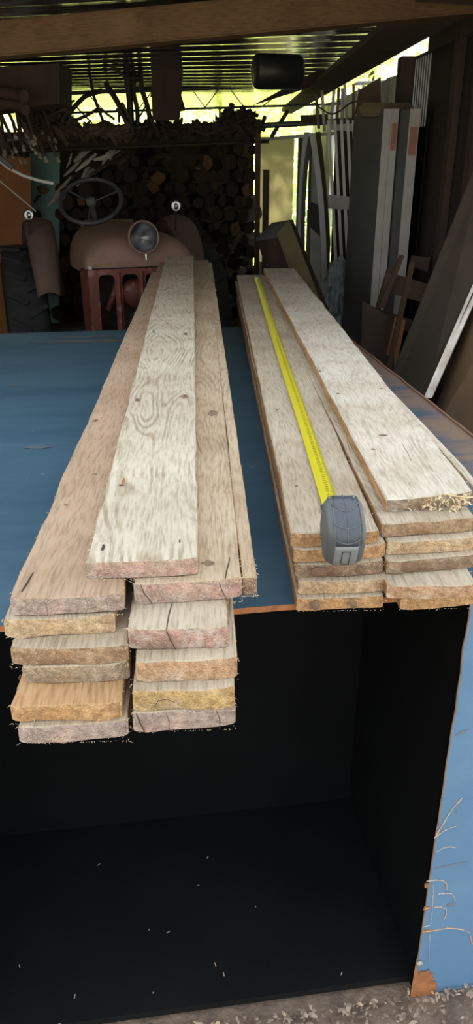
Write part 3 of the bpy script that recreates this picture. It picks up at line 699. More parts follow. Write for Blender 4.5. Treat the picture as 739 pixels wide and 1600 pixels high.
for (px, py, rx, ry) in ((598, 680, .010, .005), (583, 702, .005, .005), (528, 615, .005, .006), (596, 607, .005, .005), (476, 522, .004, .006), (500, 580, .004, .008)):
    spot(b_R1, px, py, rx, ry, M['knot'], 'knot')
crack(b_R1, [(628, 693), (637, 708), (643, 720)], 0.0008); crack(b_R1, [(596, 682), (606, 680)], 0.0012)
def end_crack(bd, x0, th, dx=0.006, w=0.0012, bend=0.004):
    crack(bd, [(x0, -0.0015, -0.001), (x0+bend, -0.0025, -th*0.4), (x0+dx, -0.002, -th*0.95)], w, True)
end_crack(b_B2, -0.068, tr_, 0.016, .0012); end_crack(b_B2, 0.045, tr_, 0.012, .0012); end_crack(b_B1, 0.028, tl, -.002, .0007); end_crack(b_B1, -0.03, tl, .004, .0006); end_crack(b_B1, 0.055, tl, .002, .0006)
bl = {o['label'][:40]: o for o in bpy.data.objects if o.name.startswith('board')}
def fb(s):
    return next(o for o in bpy.data.objects if o.name.startswith('board') and s in o.get('label', ''))
cw = fb('white-and-pink'); end_crack(cw, -0.016, tr_, 0.012, .0016); crack(cw, [(-0.010, 0.07, 0.0002), (-0.014, 0.035, 0.0002), (-0.016, 0, 0.0002)], .0018, True)
cg = fb('golden-yellow'); crack(cg, [(-0.040, -0.003, -0.022), (-0.034, -0.003, -0.012), (-0.022, -0.003, -0.010), (-0.012, -0.003, -0.016)], .0009, True)
cl_ = fb('dull grey-pink'); end_crack(cl_, -0.066, tr_, 0.01, .0016); end_crack(cl_, -0.025, tr_, 0.003, .0009); end_crack(cl_, 0.045, tr_, 0.004, .0012)
cr_ = fb('dark rotten knot'); 
for bd, x0, rx in ((cr_, -0.045, .018), (cr_, 0.035, .012), (fb('knotty brown'), -0.035, .016), (fb('knotty brown'), 0.035, .009), (fb('dark-stained orange'), -0.045, .01), (fb('dark-stained orange'), 0.022, .007)):
    o = MB(); pts = []
    for q in range(14):
        a = 2*PI*q/14; r = random.uniform(0.7, 1.2); pts.append(Vector((x0+rx*r*math.cos(a), -0.0038, -0.0125+0.009*r*math.sin(a))))
    o.add([Vector((x0, -0.006, -0.0125))]+pts, [(0, 1+q, 1+(q+1) % 14) for q in range(14)]); o.build('knot', M['knot'], bd)

# torn straw-coloured flakes on the splintered end of the top-right board
g = MB(); rnd = random.Random(5)
def flake(g, p, d, w, up):
    d = Vector(d); s_ = d.cross(Vector(up)).normalized()*w
    p = Vector(p); q = p+d*0.5+Vector(up)*0.004
    g.add([p-s_*.4, p+s_*.4, q+s_, q-s_, p+d+s_*.2, p+d-s_*.2], [(0,1,2,3),(3,2,4,5)])
for k in range(75):
    x = rnd.triangular(-0.06, 0.078, 0.05); z = rnd.uniform(-0.026, 0.001)
    flake(g, (x, rnd.uniform(-.004, .008), z), (rnd.uniform(-.014, .014), rnd.uniform(-.012, -.002), rnd.uniform(-.009, .010)), rnd.uniform(.0008, .003), (rnd.uniform(-.3, .3), -0.4, 0.9))
g.tube([(-0.005+.03, -0.002, 0.006), (0.045, -0.010, 0.004), (0.062, -0.012, 0.003), (0.082, -0.010, 0.002)], 0.0014, 5)
tag(g.build('torn_fibres', M['straw'], b_R1), kind='stuff')
# rough torn chunks of wood along that end
g = MB()
for k in range(40):
    x = rnd.uniform(-0.065, 0.07); z = rnd.uniform(-0.025, -0.002); r = rnd.uniform(.002, .006)
    vs = [Vector((rnd.gauss(0, 1), rnd.gauss(0, 1), rnd.gauss(0, 1))).normalized()*r*rnd.uniform(.6, 1.2)+Vector((x, -0.002, z)) for _ in range(4)]
    g.add(vs, [(0,1,2),(0,2,3),(0,3,1),(1,3,2)])
tag(g.build('broken_wood_bits', E['dusty'], b_R1), kind='stuff')

# loose sawdust/straw shreds lying on boards and table (uncountable)
g = MB()
for k in range(330):
    bd, wdt, ln = rnd.choice(((b_A, .07, 2.5), (b_B1, .08, 2.0), (b_L1, .065, 2.4), (b_R1, .065, 2.6), (b_R1, .065, 2.6)))
    p = bd.matrix_basis @ Vector((rnd.uniform(-wdt, wdt), rnd.random()**1.6*ln+.01, 0.0008))
    a = rnd.uniform(0, PI); l_ = rnd.uniform(.002, .007); d = Vector((math.cos(a), math.sin(a), 0.1))*l_; s_ = Vector((-d.y, d.x, 0)).normalized()*rnd.uniform(.0003, .0008)
    g.add([p-s_, p+s_, p+d+s_*.3, p+d-s_*.3], [(0,1,2,3)])
for k in range(60):
    p = Matrix.Rotation(TA, 3, 'Z') @ Vector((rnd.uniform(-.9, .9), rnd.uniform(1.2, 3.4), ZT+0.001))
    a = rnd.uniform(0, PI); l_ = rnd.uniform(.004, .012); d = Vector((math.cos(a), math.sin(a), 0.05))*l_; s_ = Vector((-d.y, d.x, 0)).normalized()*.0008
    g.add([p-s_, p+s_, p+d+s_*.3, p+d-s_*.3], [(0,1,2,3)])
tag(g.build('sawdust', M['straw']), 'tiny straw-coloured shreds of sawdust scattered over boards and table', 'sawdust', kind='stuff')

# ================================================================ TAPE MEASURE
ZL = b_L1.location.z
tape = empty('tape_measure', (0, 0, 0)); tag(tape, 'grey rubber-clad tape measure with yellow blade pulled out along the board', 'tape measure')
path = [atZ(px, py, ZL+0.001) for px, py in ((527, 826), (520, 804), (513, 783), (500, 741), (482, 683), (465, 632), (447, 580), (430, 528), (417, 487), (406, 450), (400, 431))]
# resample straight-ish
pts = []
for a, b_ in zip(path[:-1], path[1:]):
    k = max(2, int((b_-a).length/0.04))
    for q in range(k): pts.append(a.lerp(b_, q/k))
pts.append(path[-1])
pts2 = [ (pts[max(0, i-4):i+5]) for i in range(len(pts))]
pts = [sum(w_, Vector())/len(w_) for w_ in pts2]
g = MB(); nb = 6; vs = []; BW = 0.0155
for i, p in enumerate(pts):
    t = (pts[min(i+1, len(pts)-1)]-pts[max(0, i-1)]).normalized(); s_ = Vector((t.y, -t.x, 0)).normalized()
    for k in range(nb+1):
        a = -1+2*k/nb; vs.append(p + s_*BW*a + Vector((0, 0, 0.0005+0.0042*a*a)))
n_ = nb+1
g.add(vs, [(i*n_+k, i*n_+k+1, (i+1)*n_+k+1, (i+1)*n_+k) for i in range(len(pts)-1) for k in range(nb)], 0, True)
bl_ = g.build('blade', M['yellow'], tape)
md = bl_.modifiers.new('t', 'SOLIDIFY'); md.thickness = 0.0003
g = MB()  # hook at the far end
e = pts[-1]; g.box(e+Vector((0, 0.002, -0.004)), (0.026, 0.0015, 0.016)); g.build('hook', M['chrome'], tape)
# markings: ticks on both rims, centimetre figures
SEG = {'0': 'abcdef', '1': 'bc', '2': 'abged', '3': 'abgcd', '4': 'fgbc', '5': 'afgcd', '6': 'afgecd', '7': 'abc', '8': 'abcdefg', '9': 'abcdfg'}
g = MB()
def frame(s_):
    # position at arc length s_ from the case end
    acc = 0
    for a, b_ in zip(pts[:-1], pts[1:]):
        l_ = (b_-a).length
        if acc+l_ >= s_:
            t = (b_-a).normalized(); return a.lerp(b_, (s_-acc)/l_), t, Vector((t.y, -t.x, 0)).normalized()
        acc += l_
    return None
def pt(s_, a):   # a in -1..1 across
    f = frame(s_); 
    if not f: return None
    return f[0] + f[2]*BW*a + Vector((0, 0, 0.0011+0.0042*a*a))
def strip(s0, a0, s1, a1, w):
    p, q = pt(s0, a0), pt(s1, a1)
    if p is None or q is None: return
    d = (q-p).normalized(); n3 = Vector((-d.y, d.x, 0)).normalized()*w
    g.add([p-n3, p+n3, q+n3, q-n3], [(0,1,2,3)])
tot = sum((b_-a).length for a, b_ in zip(pts[:-1], pts[1:]))
cm = int(tot*100)-1
for c_ in range(2, cm):
    s_ = c_*0.01
    strip(s_, 0.97, s_, 0.55 if c_ % 5 == 0 else 0.7, 0.0006)
    strip(s_+.005, 0.97, s_+.005, 0.82, 0.0004)
    if s_ < 1.5:
        dg = str(cm-c_)[-1]; h_ = 0.22; 
        A = {'a': ((0, 1), (1, 1)), 'b': ((1, 1), (1, .5)), 'c': ((1, .5), (1, 0)), 'd': ((0, 0), (1, 0)), 'e': ((0, 0), (0, .5)), 'f': ((0, .5), (0, 1)), 'g': ((0, .5), (1, .5))}
        for sg in SEG[dg]:
            (x0, y0), (x1, y1) = A[sg]
            # figures read across the blade
            strip(s_-0.0055+0.0034*x0+.002, 0.10+0.34*y0, s_-0.0055+0.0034*x1+.002, 0.10+0.34*y1, 0.00045)
g.build('blade_markings', M['ink'], tape)
# case: rounded D profile, mouth away from the camera, tipped down off the board end
ctr = atY(535, 829, 1.150)
cs = empty('case_pivot', (0, 0, 0))
bpy.data.objects.remove(cs)
Rc = Matrix.Rotation(math.radians(2), 3, 'Z') @ Matrix.Rotation(math.radians(24), 3, 'X')
def prof_case(n=44):
    P = []
    for k in range(n):
        a = 2*PI*k/n; c_, s_ = math.cos(a), math.sin(a)
        ex = 0.62 if not (s_ > 0 and c_ < 0) else 0.78
        P.append((0.050*math.copysign(abs(c_)**ex, c_), 0.049*math.copysign(abs(s_)**ex, s_)))
    return P   # (y,z)
PC = prof_case()
def case_shell(name, x0, x1, grow, m, sub=None, lo=0, hi=44, edge=0.0, rnd_=0.010):
    g = MB(); xs = [x0+(x1-x0)*(0.5-0.5*math.cos(PI*i/12)) for i in range(13)]; vs = []
    ks = list(range(lo, hi+1)) if hi-lo < 44 else list(range(44))
    for x in xs:
        d = max(0, abs(x-(x0+x1)/2)-((x1-x0)/2-rnd_))/rnd_
        sc = 1 - 0.24*(1-math.sqrt(max(0, 1-d*d)))
        for k in ks:
            y, z = PC[k % 44]
            vs.append(ctr + Rc @ Vector((x, y*sc*(1+grow/0.04), z*sc*(1+grow/0.04))))
    n2 = len(ks); cl = hi-lo >= 44
    fs = [(i*n2+k, i*n2+(k+1) % n2, (i+1)*n2+(k+1) % n2, (i+1)*n2+k) for i in range(12) for k in range(n2 if cl else n2-1)]
    g.add(vs, fs, 0, True)
    if cl: g.add(vs[:n2], [tuple(range(n2))]); g.add(vs[-n2:], [tuple(range(n2))])
    o = g.build(name, m, tape)
    if not cl: md = o.modifiers.new('t', 'SOLIDIFY'); md.thickness = 0.0012; md.offset = 1
    return o
case_shell('case', -0.0315, 0.0315, 0, M['tape_grey'], rnd_=0.018)
# profile index: 0=+y (mouth side), 11=top, 22=-y (toward camera), 33=bottom
case_shell('rubber_grip', -0.0225, 0.0225, 0.0006, M['tape_dark'], lo=3, hi=20)
case_shell('rear_label', -0.0225, 0.0225, 0.0007, M['tape_light'], lo=20, hi=26)
case_shell('base_band', -0.023, 0.023, 0.0005, M['tape_dark'], lo=26, hi=29)
g = MB()   # raised ribs across the grip and centre seam
def case_pt(k, x, gr):
    i = int(math.floor(k)) % 44; f = k-math.floor(k); a, b_ = PC[i], PC[(i+1) % 44]
    y = a[0]*(1-f)+b_[0]*f; z = a[1]*(1-f)+b_[1]*f
    d = max(0, abs(x)-0.0135)/0.018; sc = 1-0.24*(1-math.sqrt(max(0, 1-min(1, d)**2)))
    return ctr + Rc @ Vector((x, y*sc*(1+gr/.04), z*sc*(1+gr/.04)))
for k0 in (5, 9, 13, 17):
    g.tube([case_pt(k0+2.2*(1-(x/0.027)**2), x, 0.0018) for x in [-0.022+0.044*q/12 for q in range(13)]], 0.0011, 6)
g.build('grip_ribs', mat('rib_grey', (0.12, 0.14, 0.16), 0.35, bump=0), tape)
g = MB(); g.tube([case_pt(k, 0, 0.002) for k in [3+q*0.5 for q in range(34)]], 0.0006, 5); g.build('seam', M['tape_grey'], tape)
for sgn in (-1, 1):
    g = MB(); g.tube([case_pt(k, sgn*0.0235, 0.0012) for k in [2+q*0.5 for q in range(37)]], 0.0010, 6); g.build('side_bead', M['tape_grey'], tape)
g = MB(); P4 = [case_pt(21.2, -0.007, .003), case_pt(21.2, 0.006, .003), case_pt(24, 0.006, .003), case_pt(24, -0.007, .003)]
g.tube(P4+[P4[0]], 0.0006, 4); g.build('clip_slot', M['ink'], tape)
g = MB(); g.box(atZ(516, 793, ZL+0.006), (0.036, 0.014, 0.008), bev=0.002); g.build('mouth', M['tape_dark'], tape)

# ================================================================ GROUND LITTER
def litter(name, n, xr, yr, m, label, cat, size, z0=0.013, seed=1):
    r = random.Random(seed); g = MB()
    for k in range(n):
        x, y = r.uniform(*xr), yr[1]-(yr[1]-yr[0])*r.random()**1.5
        x, y = x*math.cos(TA)-y*math.sin(TA), x*math.sin(TA)+y*math.cos(TA)
        a = r.uniform(0, 2*PI); l_ = (0.25+0.75*r.random()**2)*size; w_ = l_*r.uniform(.12, .35)
        d = Vector((math.cos(a), math.sin(a), r.uniform(-.1, .25)))*l_; s_ = Vector((-d.y, d.x, r.uniform(-.01, .01))).normalized()*w_
        p = Vector((x, y, z0+r.uniform(0, .008))); q = p+d*.5+Vector((0, 0, l_*.12))
        g.add([p-s_*.5, p+s_*.5, q+s_, q-s_, p+d+s_*.4, p+d-s_*.4], [(0,1,2,3),(3,2,4,5)])
    return tag(g.build(name, m), label, cat, kind='stuff')
litter('wood_chips', 2600, (-0.7, 1.5), (0.80, 1.150), M['chip_grey'], 'grey and brown wood chips littering the ground before the table', 'wood chips', 0.024, seed=2)
litter('shavings', 520, (-0.7, 1.5), (0.80, 1.150), M['chip'], 'pale curled wood shavings among the darker chips on the ground', 'shavings', 0.019, z0=.018, seed=3)
g = MB(); r = random.Random(9)
for k in range(16):
    p = Matrix.Rotation(TA, 3, 'Z') @ Vector((r.uniform(UL+.05, UC-.05), r.uniform(V0+.02, VB-.05), 0.0415))
    a = r.uniform(0, PI); l_ = r.uniform(.003, .012); d = Vector((math.cos(a), math.sin(a), 0.1))*l_; s_ = Vector((-d.y, d.x, 0)).normalized()*.001
    g.add([p-s_, p+s_, p+d+s_, p+d-s_], [(0,1,2,3)])
tag(g.build('loose_chips', M['chip']), 'a few pale specks of wood lying inside the black steel box', 'chips', kind='stuff')

# ================================================================ TRACTOR
TR = math.radians(17); TZ = 1.022; tp = Vector((-0.58, 4.88, 0))
tk = empty('tractor', tp, TR); tk.scale = (1, 1, TZ); tag(tk, 'old faded red tractor with one round headlight, parked behind the blue table', 'tractor')
def arch(y, w_, zb, zt_, n=26, ex=0.62):
    return [(w_*math.copysign(abs(math.cos(PI*k/n))**ex, math.cos(PI*k/n)), y, zb+(zt_-zb)*abs(math.sin(PI*k/n))**0.80) for k in range(n+1)]
g = MB()
secs = [arch(0.0, 0.315, 1.265, 1.30), arch(0.004, 0.328, 1.262, 1.335), arch(0.03, 0.338, 1.26, 1.385), arch(0.08, 0.343, 1.26, 1.42), arch(0.16, 0.345, 1.25, 1.437), arch(0.3, 0.345, 1.22, 1.445), arch(0.8, 0.335, 1.18, 1.445), arch(1.15, 0.32, 1.16, 1.442)]
vs = [p for s_ in secs for p in s_]; n_ = len(secs[0])
g.add(vs, [(i*n_+k, i*n_+k+1, (i+1)*n_+k+1, (i+1)*n_+k) for i in range(len(secs)-1) for k in range(n_-1)], 0, True)
g.add(secs[0], [tuple(range(n_))]); g.add(secs[-1], [tuple(range(n_))])
hd = g.build('hood', M['tractor_rust'], tk)
# grille plate with arched slots
g = MB(); zt_, zb = 1.258, 0.62; sw = 0.050
centers = [-0.215, -0.072, 0.072, 0.215]
def rect(x0, x1, z0, z1, y=0.006, th=0.014): g.slab([(x0, y, z0), (x1, y, z0), (x1, y, z1), (x0, y, z1)], th, n=(0, 1, 0))
edges = [-0.325] + [v for c_ in centers for v in (c_-sw, c_+sw)] + [0.325]
for i in range(0, len(edges), 2): rect(edges[i], edges[i+1], zb, zt_)
ztop = 1.225
for c_ in centers:
    rect(c_-sw, c_+sw, ztop, zt_); rect(c_-sw, c_+sw, zb, zb+0.05)
    for sg in (-1, 1):
        r_ = 0.032; cx = c_+sg*(sw-r_); cz = ztop-r_
        arc = [(cx+sg*r_*math.cos(a), cz+r_*math.sin(a)) for a in [PI/2*q/6 for q in range(7)]]
        poly = [(c_+sg*sw, ztop)] + arc
        g.add([(x, 0.006, z) for x, z in poly], [tuple(range(len(poly)))]); g.add([(x, 0.020, z) for x, z in poly], [tuple(range(len(poly)))])
g.build('grille', M['tractor_red'], tk)
g = MB()
for c_ in (-0.143, 0.0, 0.143): g.tube([(c_, 0.0, zb+.02), (c_, 0.0, 1.24)], 0.011, 8)
g.build('grille_bars', M['tractor_red'], tk)
g = MB(); g.box((0, 0.35, 0.92), (0.60, 0.06, 0.60)); g.build('radiator', M['iron'], tk)
g = MB(); g.lathe([(0.0, -.05), (0.07, -.05), (0.09, -.02), (0.09, .06), (0.06, .08), (0.0, .08)], (-0.02, 0.16, 1.09), rot_to((0, 1, 0)), 20); g.tube([(-0.2, .15, 1.0), (-.15, .12, 1.12), (-.13, .12, 1.2)], 0.02, 8)
g.build('fan_pulley', M['tractor_red'], tk)
g = MB()
for sg in (-1, 1):
    g = MB(); g.slab([(sg*0.325, 0.01, 0.62), (sg*0.325, 0.42, 0.62), (sg*0.33, 0.42, 1.24), (sg*0.325, 0.01, 1.26)], 0.012, n=(-sg, 0, 0)); g.build('side_panel', M['tractor_red'], tk)

g = MB(); g.box((0, 0.9, 0.80), (0.34, 1.1, 0.62), bev=0.03); g.tube([(0, 1.2, .75), (0, 2.1, .75)], [0.2, 0.24], 14); g.build('engine', M['iron'], tk)
g = MB(); g.lathe([(0, .02), (.012, .02), (.014, 0)], (-0.31, -0.002, 1.27), rot_to((0, -1, 0)), 8); g.build('bolt', M['white_edge'], tk)
# headlight
hl = Vector((0.012, -0.05, 1.435)); Rh = rot_to((0.05, -1, 0.12))
g = MB(); g.lathe([(0.0, -0.11), (0.03, -0.108), (0.062, -0.085), (0.085, -0.04), (0.094, 0.0), (0.094, 0.012), (0.088, 0.018), (0.084, 0.012)], hl, Rh, 28)
h_ = g.build('headlight', M['tractor_rust'], tk)
g = MB(); g.lathe([(0.084, 0.010), (0.070, 0.022), (0.045, 0.034), (0.02, 0.040), (0.0, 0.041)], hl, Rh, 28)
lens, nt, b = node_mat('lens'); b.inputs['Base Color'].default_value = (0.8, 0.82, 0.85, 1); b.inputs['Roughness'].default_value = 0.08; b.inputs['Transmission Weight'].default_value = 1.0; b.inputs['IOR'].default_value = 1.18
g.build('lens', lens, h_)
g = MB(); g.lathe([(0.083, 0.008), (0.06, -0.03), (0.03, -0.06), (0.0, -0.07)], hl, Rh, 24); g.build('reflector', mat('old_mirror', (0.16, 0.165, 0.18), 0.3, 1.0, c2=(0.30, 0.30, 0.31), scale=18, bump=0), h_)
g = MB(); g.lathe([(0.0, 0.012), (0.012, 0.010), (0.014, 0)], hl+Vector((0, 0, -0.02)), Rh, 12); g.build('bulb', M['white_edge'], h_)
g = MB(); g.tube([hl+Vector((0.01, -0.005, -0.085)), hl+Vector((0.01, -0.012, -0.125))], [0.011, 0.007], 8); g.build('mounting_bolt', M['chrome'], h_)
# steering wheel
swp = Vector((0.01, 1.02, 1.69)); 
def to_local(p):
    q = Matrix.Rotation(-TR, 3, 'Z') @ (p-tp); return Vector((q.x, q.y, q.z/TZ))
swc = to_local(atY(142, 314, 5.85)); nrm2 = Matrix.Rotation(-TR, 3, 'Z') @ Vector((0.0, -0.62, 0.78)).normalized()
Rs = rot_to(nrm2)
g = MB(); g.tube([swc + Rs @ Vector((0.215*math.cos(a), 0.215*math.sin(a), 0)) for a in [2*PI*q/40 for q in range(41)]], 0.015, 8, cap=False)
wh = g.build('steering_wheel', M['wheel_grey'], tk)
g = MB()
for q in range(3):
    a = 2*PI*q/3+0.5; g.tube([swc + Rs @ Vector((0.03*math.cos(a), 0.03*math.sin(a), -0.012)), swc + Rs @ Vector((0.212*math.cos(a), 0.212*math.sin(a), 0))], 0.006, 6)
g.build('spokes', M['wheel_grey'], wh)
g = MB(); g.lathe([(0, .022), (.03, .018), (.036, -.01), (.03, -.03)], swc, Rs, 14); g.build('wheel_hub', M['grey_panel'], wh)
g = MB(); g.tube([swc-nrm2*0.02, swc-nrm2*0.30+Vector((0, -.08, 0)), Vector((swc.x*.5, 1.0, 1.0))], 0.019, 10); g.build('steering_column', M['wheel_grey'], tk)
g = MB(); g.box((0, 1.25, 1.30), (0.42, 0.10, 0.30), bev=0.03); g.build('dashboard', M['olive'], tk)
# rear wheels, fenders, lamps
def tyre(cx, cy, r, w_, name='tyre'):
    g = MB(); Rw = rot_to((1, 0, 0))
    P = [(r*0.58, -w_*.45), (r*.8, -w_*.5), (r*.94, -w_*.44), (r*.99, -w_*.28), (r, 0), (r*.99, w_*.28), (r*.94, w_*.44), (r*.8, w_*.5), (r*.58, w_*.45), (r*.56, 0), (r*.58, -w_*.45)]
    g.lathe(P, (cx, cy, r), Rw, 40)
    nl_ = 22
    for q in range(nl_):
        for sg in (-1, 1):
            a = 2*PI*(q+(0.5 if sg > 0 else 0))/nl_
            c_ = Vector((cx+sg*w_*0.22, cy+math.cos(a)*(r+0.006), r+math.sin(a)*(r+0.006)))
            Rm = Matrix.Rotation(a, 3, 'X') @ Matrix.Rotation(sg*0.6, 3, 'Y')
            g.box(c_, (w_*0.5, 0.022, 0.030), Matrix.Rotation(a, 3, 'X') @ Matrix.Rotation(sg*0.5, 3, 'Y'))
    t_ = g.build(name, M['tyre'], tk)
    g = MB(); g.lathe([(0, .02), (.08, .02), (.1, -.01), (r*.5, -.02), (r*.6, w_*.4), (r*.6, -w_*.4)], (cx, cy, r), Rw, 30); g.build('wheel_rim', M['tractor_red'], t_)
ry = 1.42
for sg, cx in ((-1, -0.66), (1, 0.70)):
    tyre(cx, ry, 0.63, 0.30)
    g = MB(); vs = []; nA = 22
    for q in range(nA+1):
        a = math.radians(28 + 127*q/nA); rr = 0.72+0.02*math.sin(a)
        yy = ry - rr*math.cos(a); zz = 0.65+rr*math.sin(a)*1.10
        wI = 0.105*(0.55+0.45*math.sin(min(PI/2, a*1.2)))
        ci = cx - sg*0.15
        for k in range(7):
            t = -1+2*k/6; vs.append((ci+wI*t, yy+0.02*t*t, zz-0.035*t*t))
    g.add(vs, [(i*7+k, i*7+k+1, (i+1)*7+k+1, (i+1)*7+k) for i in range(nA) for k in range(6)], 0, True)
    fn = g.build('fender', M['fender'], tk); md = fn.modifiers.new('t', 'SOLIDIFY'); md.thickness = 0.01
    g = MB(); pl = [(cx-sg*0.245, ry-0.70*math.cos(math.radians(28+127*q/20)), 0.62+0.74*math.sin(math.radians(28+127*q/20))*1.08) for q in range(21)]
    g.add(pl, [tuple(range(21))]); g.add([(x+0.008, y, z) for x, y, z in pl], [tuple(range(21))]); g.build('fender_side', M['fender'], fn)
for (px, py) in ((45, 336), (275, 322)):
    c_ = to_local(atY(px, py, 5.75)); Rl = rot_to(Matrix.Rotation(-TR, 3, 'Z') @ Vector((0.05, -1, 0)))
    g = MB(); g.lathe([(0, -.04), (.025, -.035), (.036, 0), (.036, .008), (.030, .010)], c_, Rl, 18); lp = g.build('marker_lamp', M['chrome'], tk)
    g = MB(); g.lathe([(.031, .006), (.02, .014), (0, .017)], c_, Rl, 18); g.build('lens', lens, lp)
    g = MB(); g.tube([c_+Vector((0, 0.01, -.03)), c_+Vector((0, 0.05, -.16))], 0.008, 6); g.build('bracket', M['iron'], lp)
for sg in (-1, 1): tyre(sg*0.48, 0.28, 0.30, 0.13, 'front_tyre')
g = MB(); g.tube([(-.48, .28, .32), (0, .28, .42), (.48, .28, .32)], .035, 8); g.build('front_axle', M['iron'], tk)
g = MB(); g.tube([(-.66, ry, .63), (.7, ry, .63)], .07, 10); g.box((0, ry+.25, 1.05), (.42, .35, .06), bev=.02); g.build('rear_axle', M['iron'], tk)

# ================================================================ WOODPILE
lm = []
for k in range(8):
    r = random.Random(100+k); g = MB(); n_ = 12; rr = [1+0.18*(r.random()-.5) for _ in range(n_)]
    if k % 3 == 2: rr = [v*(0.55 if q in range(7, 12) else 1) for q, v in enumerate(rr)]
    A = [(rr[q]*math.cos(2*PI*q/n_), 0, rr[q]*math.sin(2*PI*q/n_)) for q in range(n_)]
    B = [(x*1.02, .25, z*1.02) for x, y, z in A]; Cc = [(x, .5, z) for x, y, z in A]
    g.add(A+B+Cc, [(q, (q+1) % n_, n_+(q+1) % n_, n_+q) for q in range(n_)]+[(n_+q, n_+(q+1) % n_, 2*n_+(q+1) % n_, 2*n_+q) for q in range(n_)], 0, True)
    g.add([(x, -0.02*math.sin(x*2+k), z) for x, y, z in A], [tuple(range(n_))], 1); g.add(Cc, [tuple(range(n_))], 1)
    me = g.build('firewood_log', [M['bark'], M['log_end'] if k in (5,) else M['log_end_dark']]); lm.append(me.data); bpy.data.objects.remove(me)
r = random.Random(77); cnt = 0
row = 0; z = 0.055
while z < 2.0:
    x = -2.0 + (0.06 if row % 2 else 0)
    while x < 0.16:
        top = 1.96 if x > -1.25 else 1.96-(abs(x+1.25))*0.55
        if z < top:
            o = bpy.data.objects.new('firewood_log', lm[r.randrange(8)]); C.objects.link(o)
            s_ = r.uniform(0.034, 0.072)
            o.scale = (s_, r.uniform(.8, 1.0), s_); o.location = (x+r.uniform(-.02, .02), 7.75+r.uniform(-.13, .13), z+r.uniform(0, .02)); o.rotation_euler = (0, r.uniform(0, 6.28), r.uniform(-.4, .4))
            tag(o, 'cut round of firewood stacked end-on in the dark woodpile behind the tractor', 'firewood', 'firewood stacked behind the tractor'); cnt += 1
        x += 0.122
    z += 0.112; row += 1
print('logs', cnt)
# pale splintered split wood on top-left of the pile
sw_ = [((100, 275), (128, 248)), ((118, 268), (150, 240)), ((133, 262), (160, 238)), ((146, 250), (190, 236)), ((88, 300), (112, 276)), ((140, 275), (198, 232)), ((75, 322), (100, 300)), ((160, 258), (175, 236)), ((168, 256), (200, 244)),
       ((95, 318), (103, 296)), ((120, 290), (148, 262)), ((185, 252), (203, 238)), ((104, 262), (112, 240)), ((116, 252), (140, 233)), ((150, 268), (168, 246)), ((172, 250), (180, 230)), ((128, 280), (140, 258)), ((108, 285), (126, 272)), ((84, 312), (96, 290))]
for k, (a, b_) in enumerate(sw_):
    A, B = atY(*a, 7.55+0.02*(k % 4)), atY(*b_, 7.70+0.02*(k % 4)); g = MB(); w_ = random.uniform(.02, .045)
    g.tube([A, A.lerp(B, .5)+Vector((0, 0, random.uniform(-.02, .02))), B], [w_*.4, w_, w_*.6], 4, smooth=False, flat=0.6)
    tag(g.build('split_wood', M['splint_white'] if k % 3 != 2 else M['brown_wood']), 'splintered piece of split firewood thrown on the upper left of the woodpile', 'firewood', 'split pieces on the woodpile')

# ================================================================ LEFT SIDE
def slab_px(name, quad, Y, th, m, label, cat, n=(0, 1, 0), drop=False, more=None):
    """quad of pixels, Y scalar or per-corner distance"""
    Ys = Y if isinstance(Y, (list, tuple)) else [Y]*4
    g = MB(); g.slab([atY(px, py, y) for (px, py), y in zip(quad, Ys)], th, n=n)
    if drop:
        A, B = [atY(px, py, y) for (px, py), y in zip(quad[:2], Ys[:2])]
        g.slab([(A.x, A.y, 0), (B.x, B.y, 0), B, A], th, n=n)
    return tag(g.build(name, m), label, cat)
slab_px('orange_board', [(-60, 640), (48, 640), (48, 246), (-60, 238)], 7.3, 0.03, M['orange_board'], 'large orange-brown sheet standing at far left behind the tractor tyre', 'board')
slab_px('teal_panel', [(46, 700), (92, 700), (93, 235), (46, 238)], 7.7, 0.03, M['teal'], 'pale teal panel standing between orange sheet and woodpile', 'panel')
g = MB(); P = [atY(px, py, 5.6) for px, py in ((-40, 225), (0, 252), (12, 262), (35, 274), (60, 282), (84, 287))]
g.tube(P, 0.011, 8); tag(g.build('white_pipe', M['white_pipe']), 'thin white pipe curving down from upper left toward the woodpile', 'pipe')
g = MB(); P = [atY(px, py, 5.4) for px, py in ((-60, 205), (-20, 235), (5, 250), (20, 262))]
g.tube(P, 0.018, 8); tag(g.build('black_white_tube', M['grey_panel']), 'thicker grey tube end just above the white pipe at far left', 'tube')
g = MB(); P = [atY(px, py, 5.7) for px, py in ((-30, 265), (0, 283), (30, 308), (56, 330))]
g.tube(P, 0.005, 6); tag(g.build('cable', M['white_edge']), 'thin pale cable slanting down to the left fender lamp', 'cable')

# ================================================================ ROOF TRUSS AND RAILS
YT = 7.8
tr2 = empty('roof_truss', (0, YT, 2.2)); tag(tr2, 'thin steel lattice girder across the bright gap under the roof', 'girder')
def loc(p): return p-Vector((0, YT, 2.2))
ta, tbp = atY(92, 146, YT), atY(620, 128, YT); ba, bb = atY(60, 178, YT), atY(540, 162, YT)
g = MB(); g.tube([loc(ta), loc(tbp)], 0.016, 6); g.build('top_chord', M['bar'], tr2)
g = MB(); g.tube([loc(ba), loc(bb)], 0.010, 6); g.build('bottom_chord', M['bar'], tr2)
xs = [108, 140, 172, 205, 240, 275, 310, 345, 355, 380, 395, 430, 455, 488]
zig = [(320, 0), (344, 1), (358, 1), (382, 0), (410, 0), (453, 1), (466, 1), (490, 0)]
def ch(px, top):
    A, B = (ta, tbp) if top else (ba, bb)
    t = (px-(92 if top else 60))/((620-92) if top else (540-60)); return A.lerp(B, t)
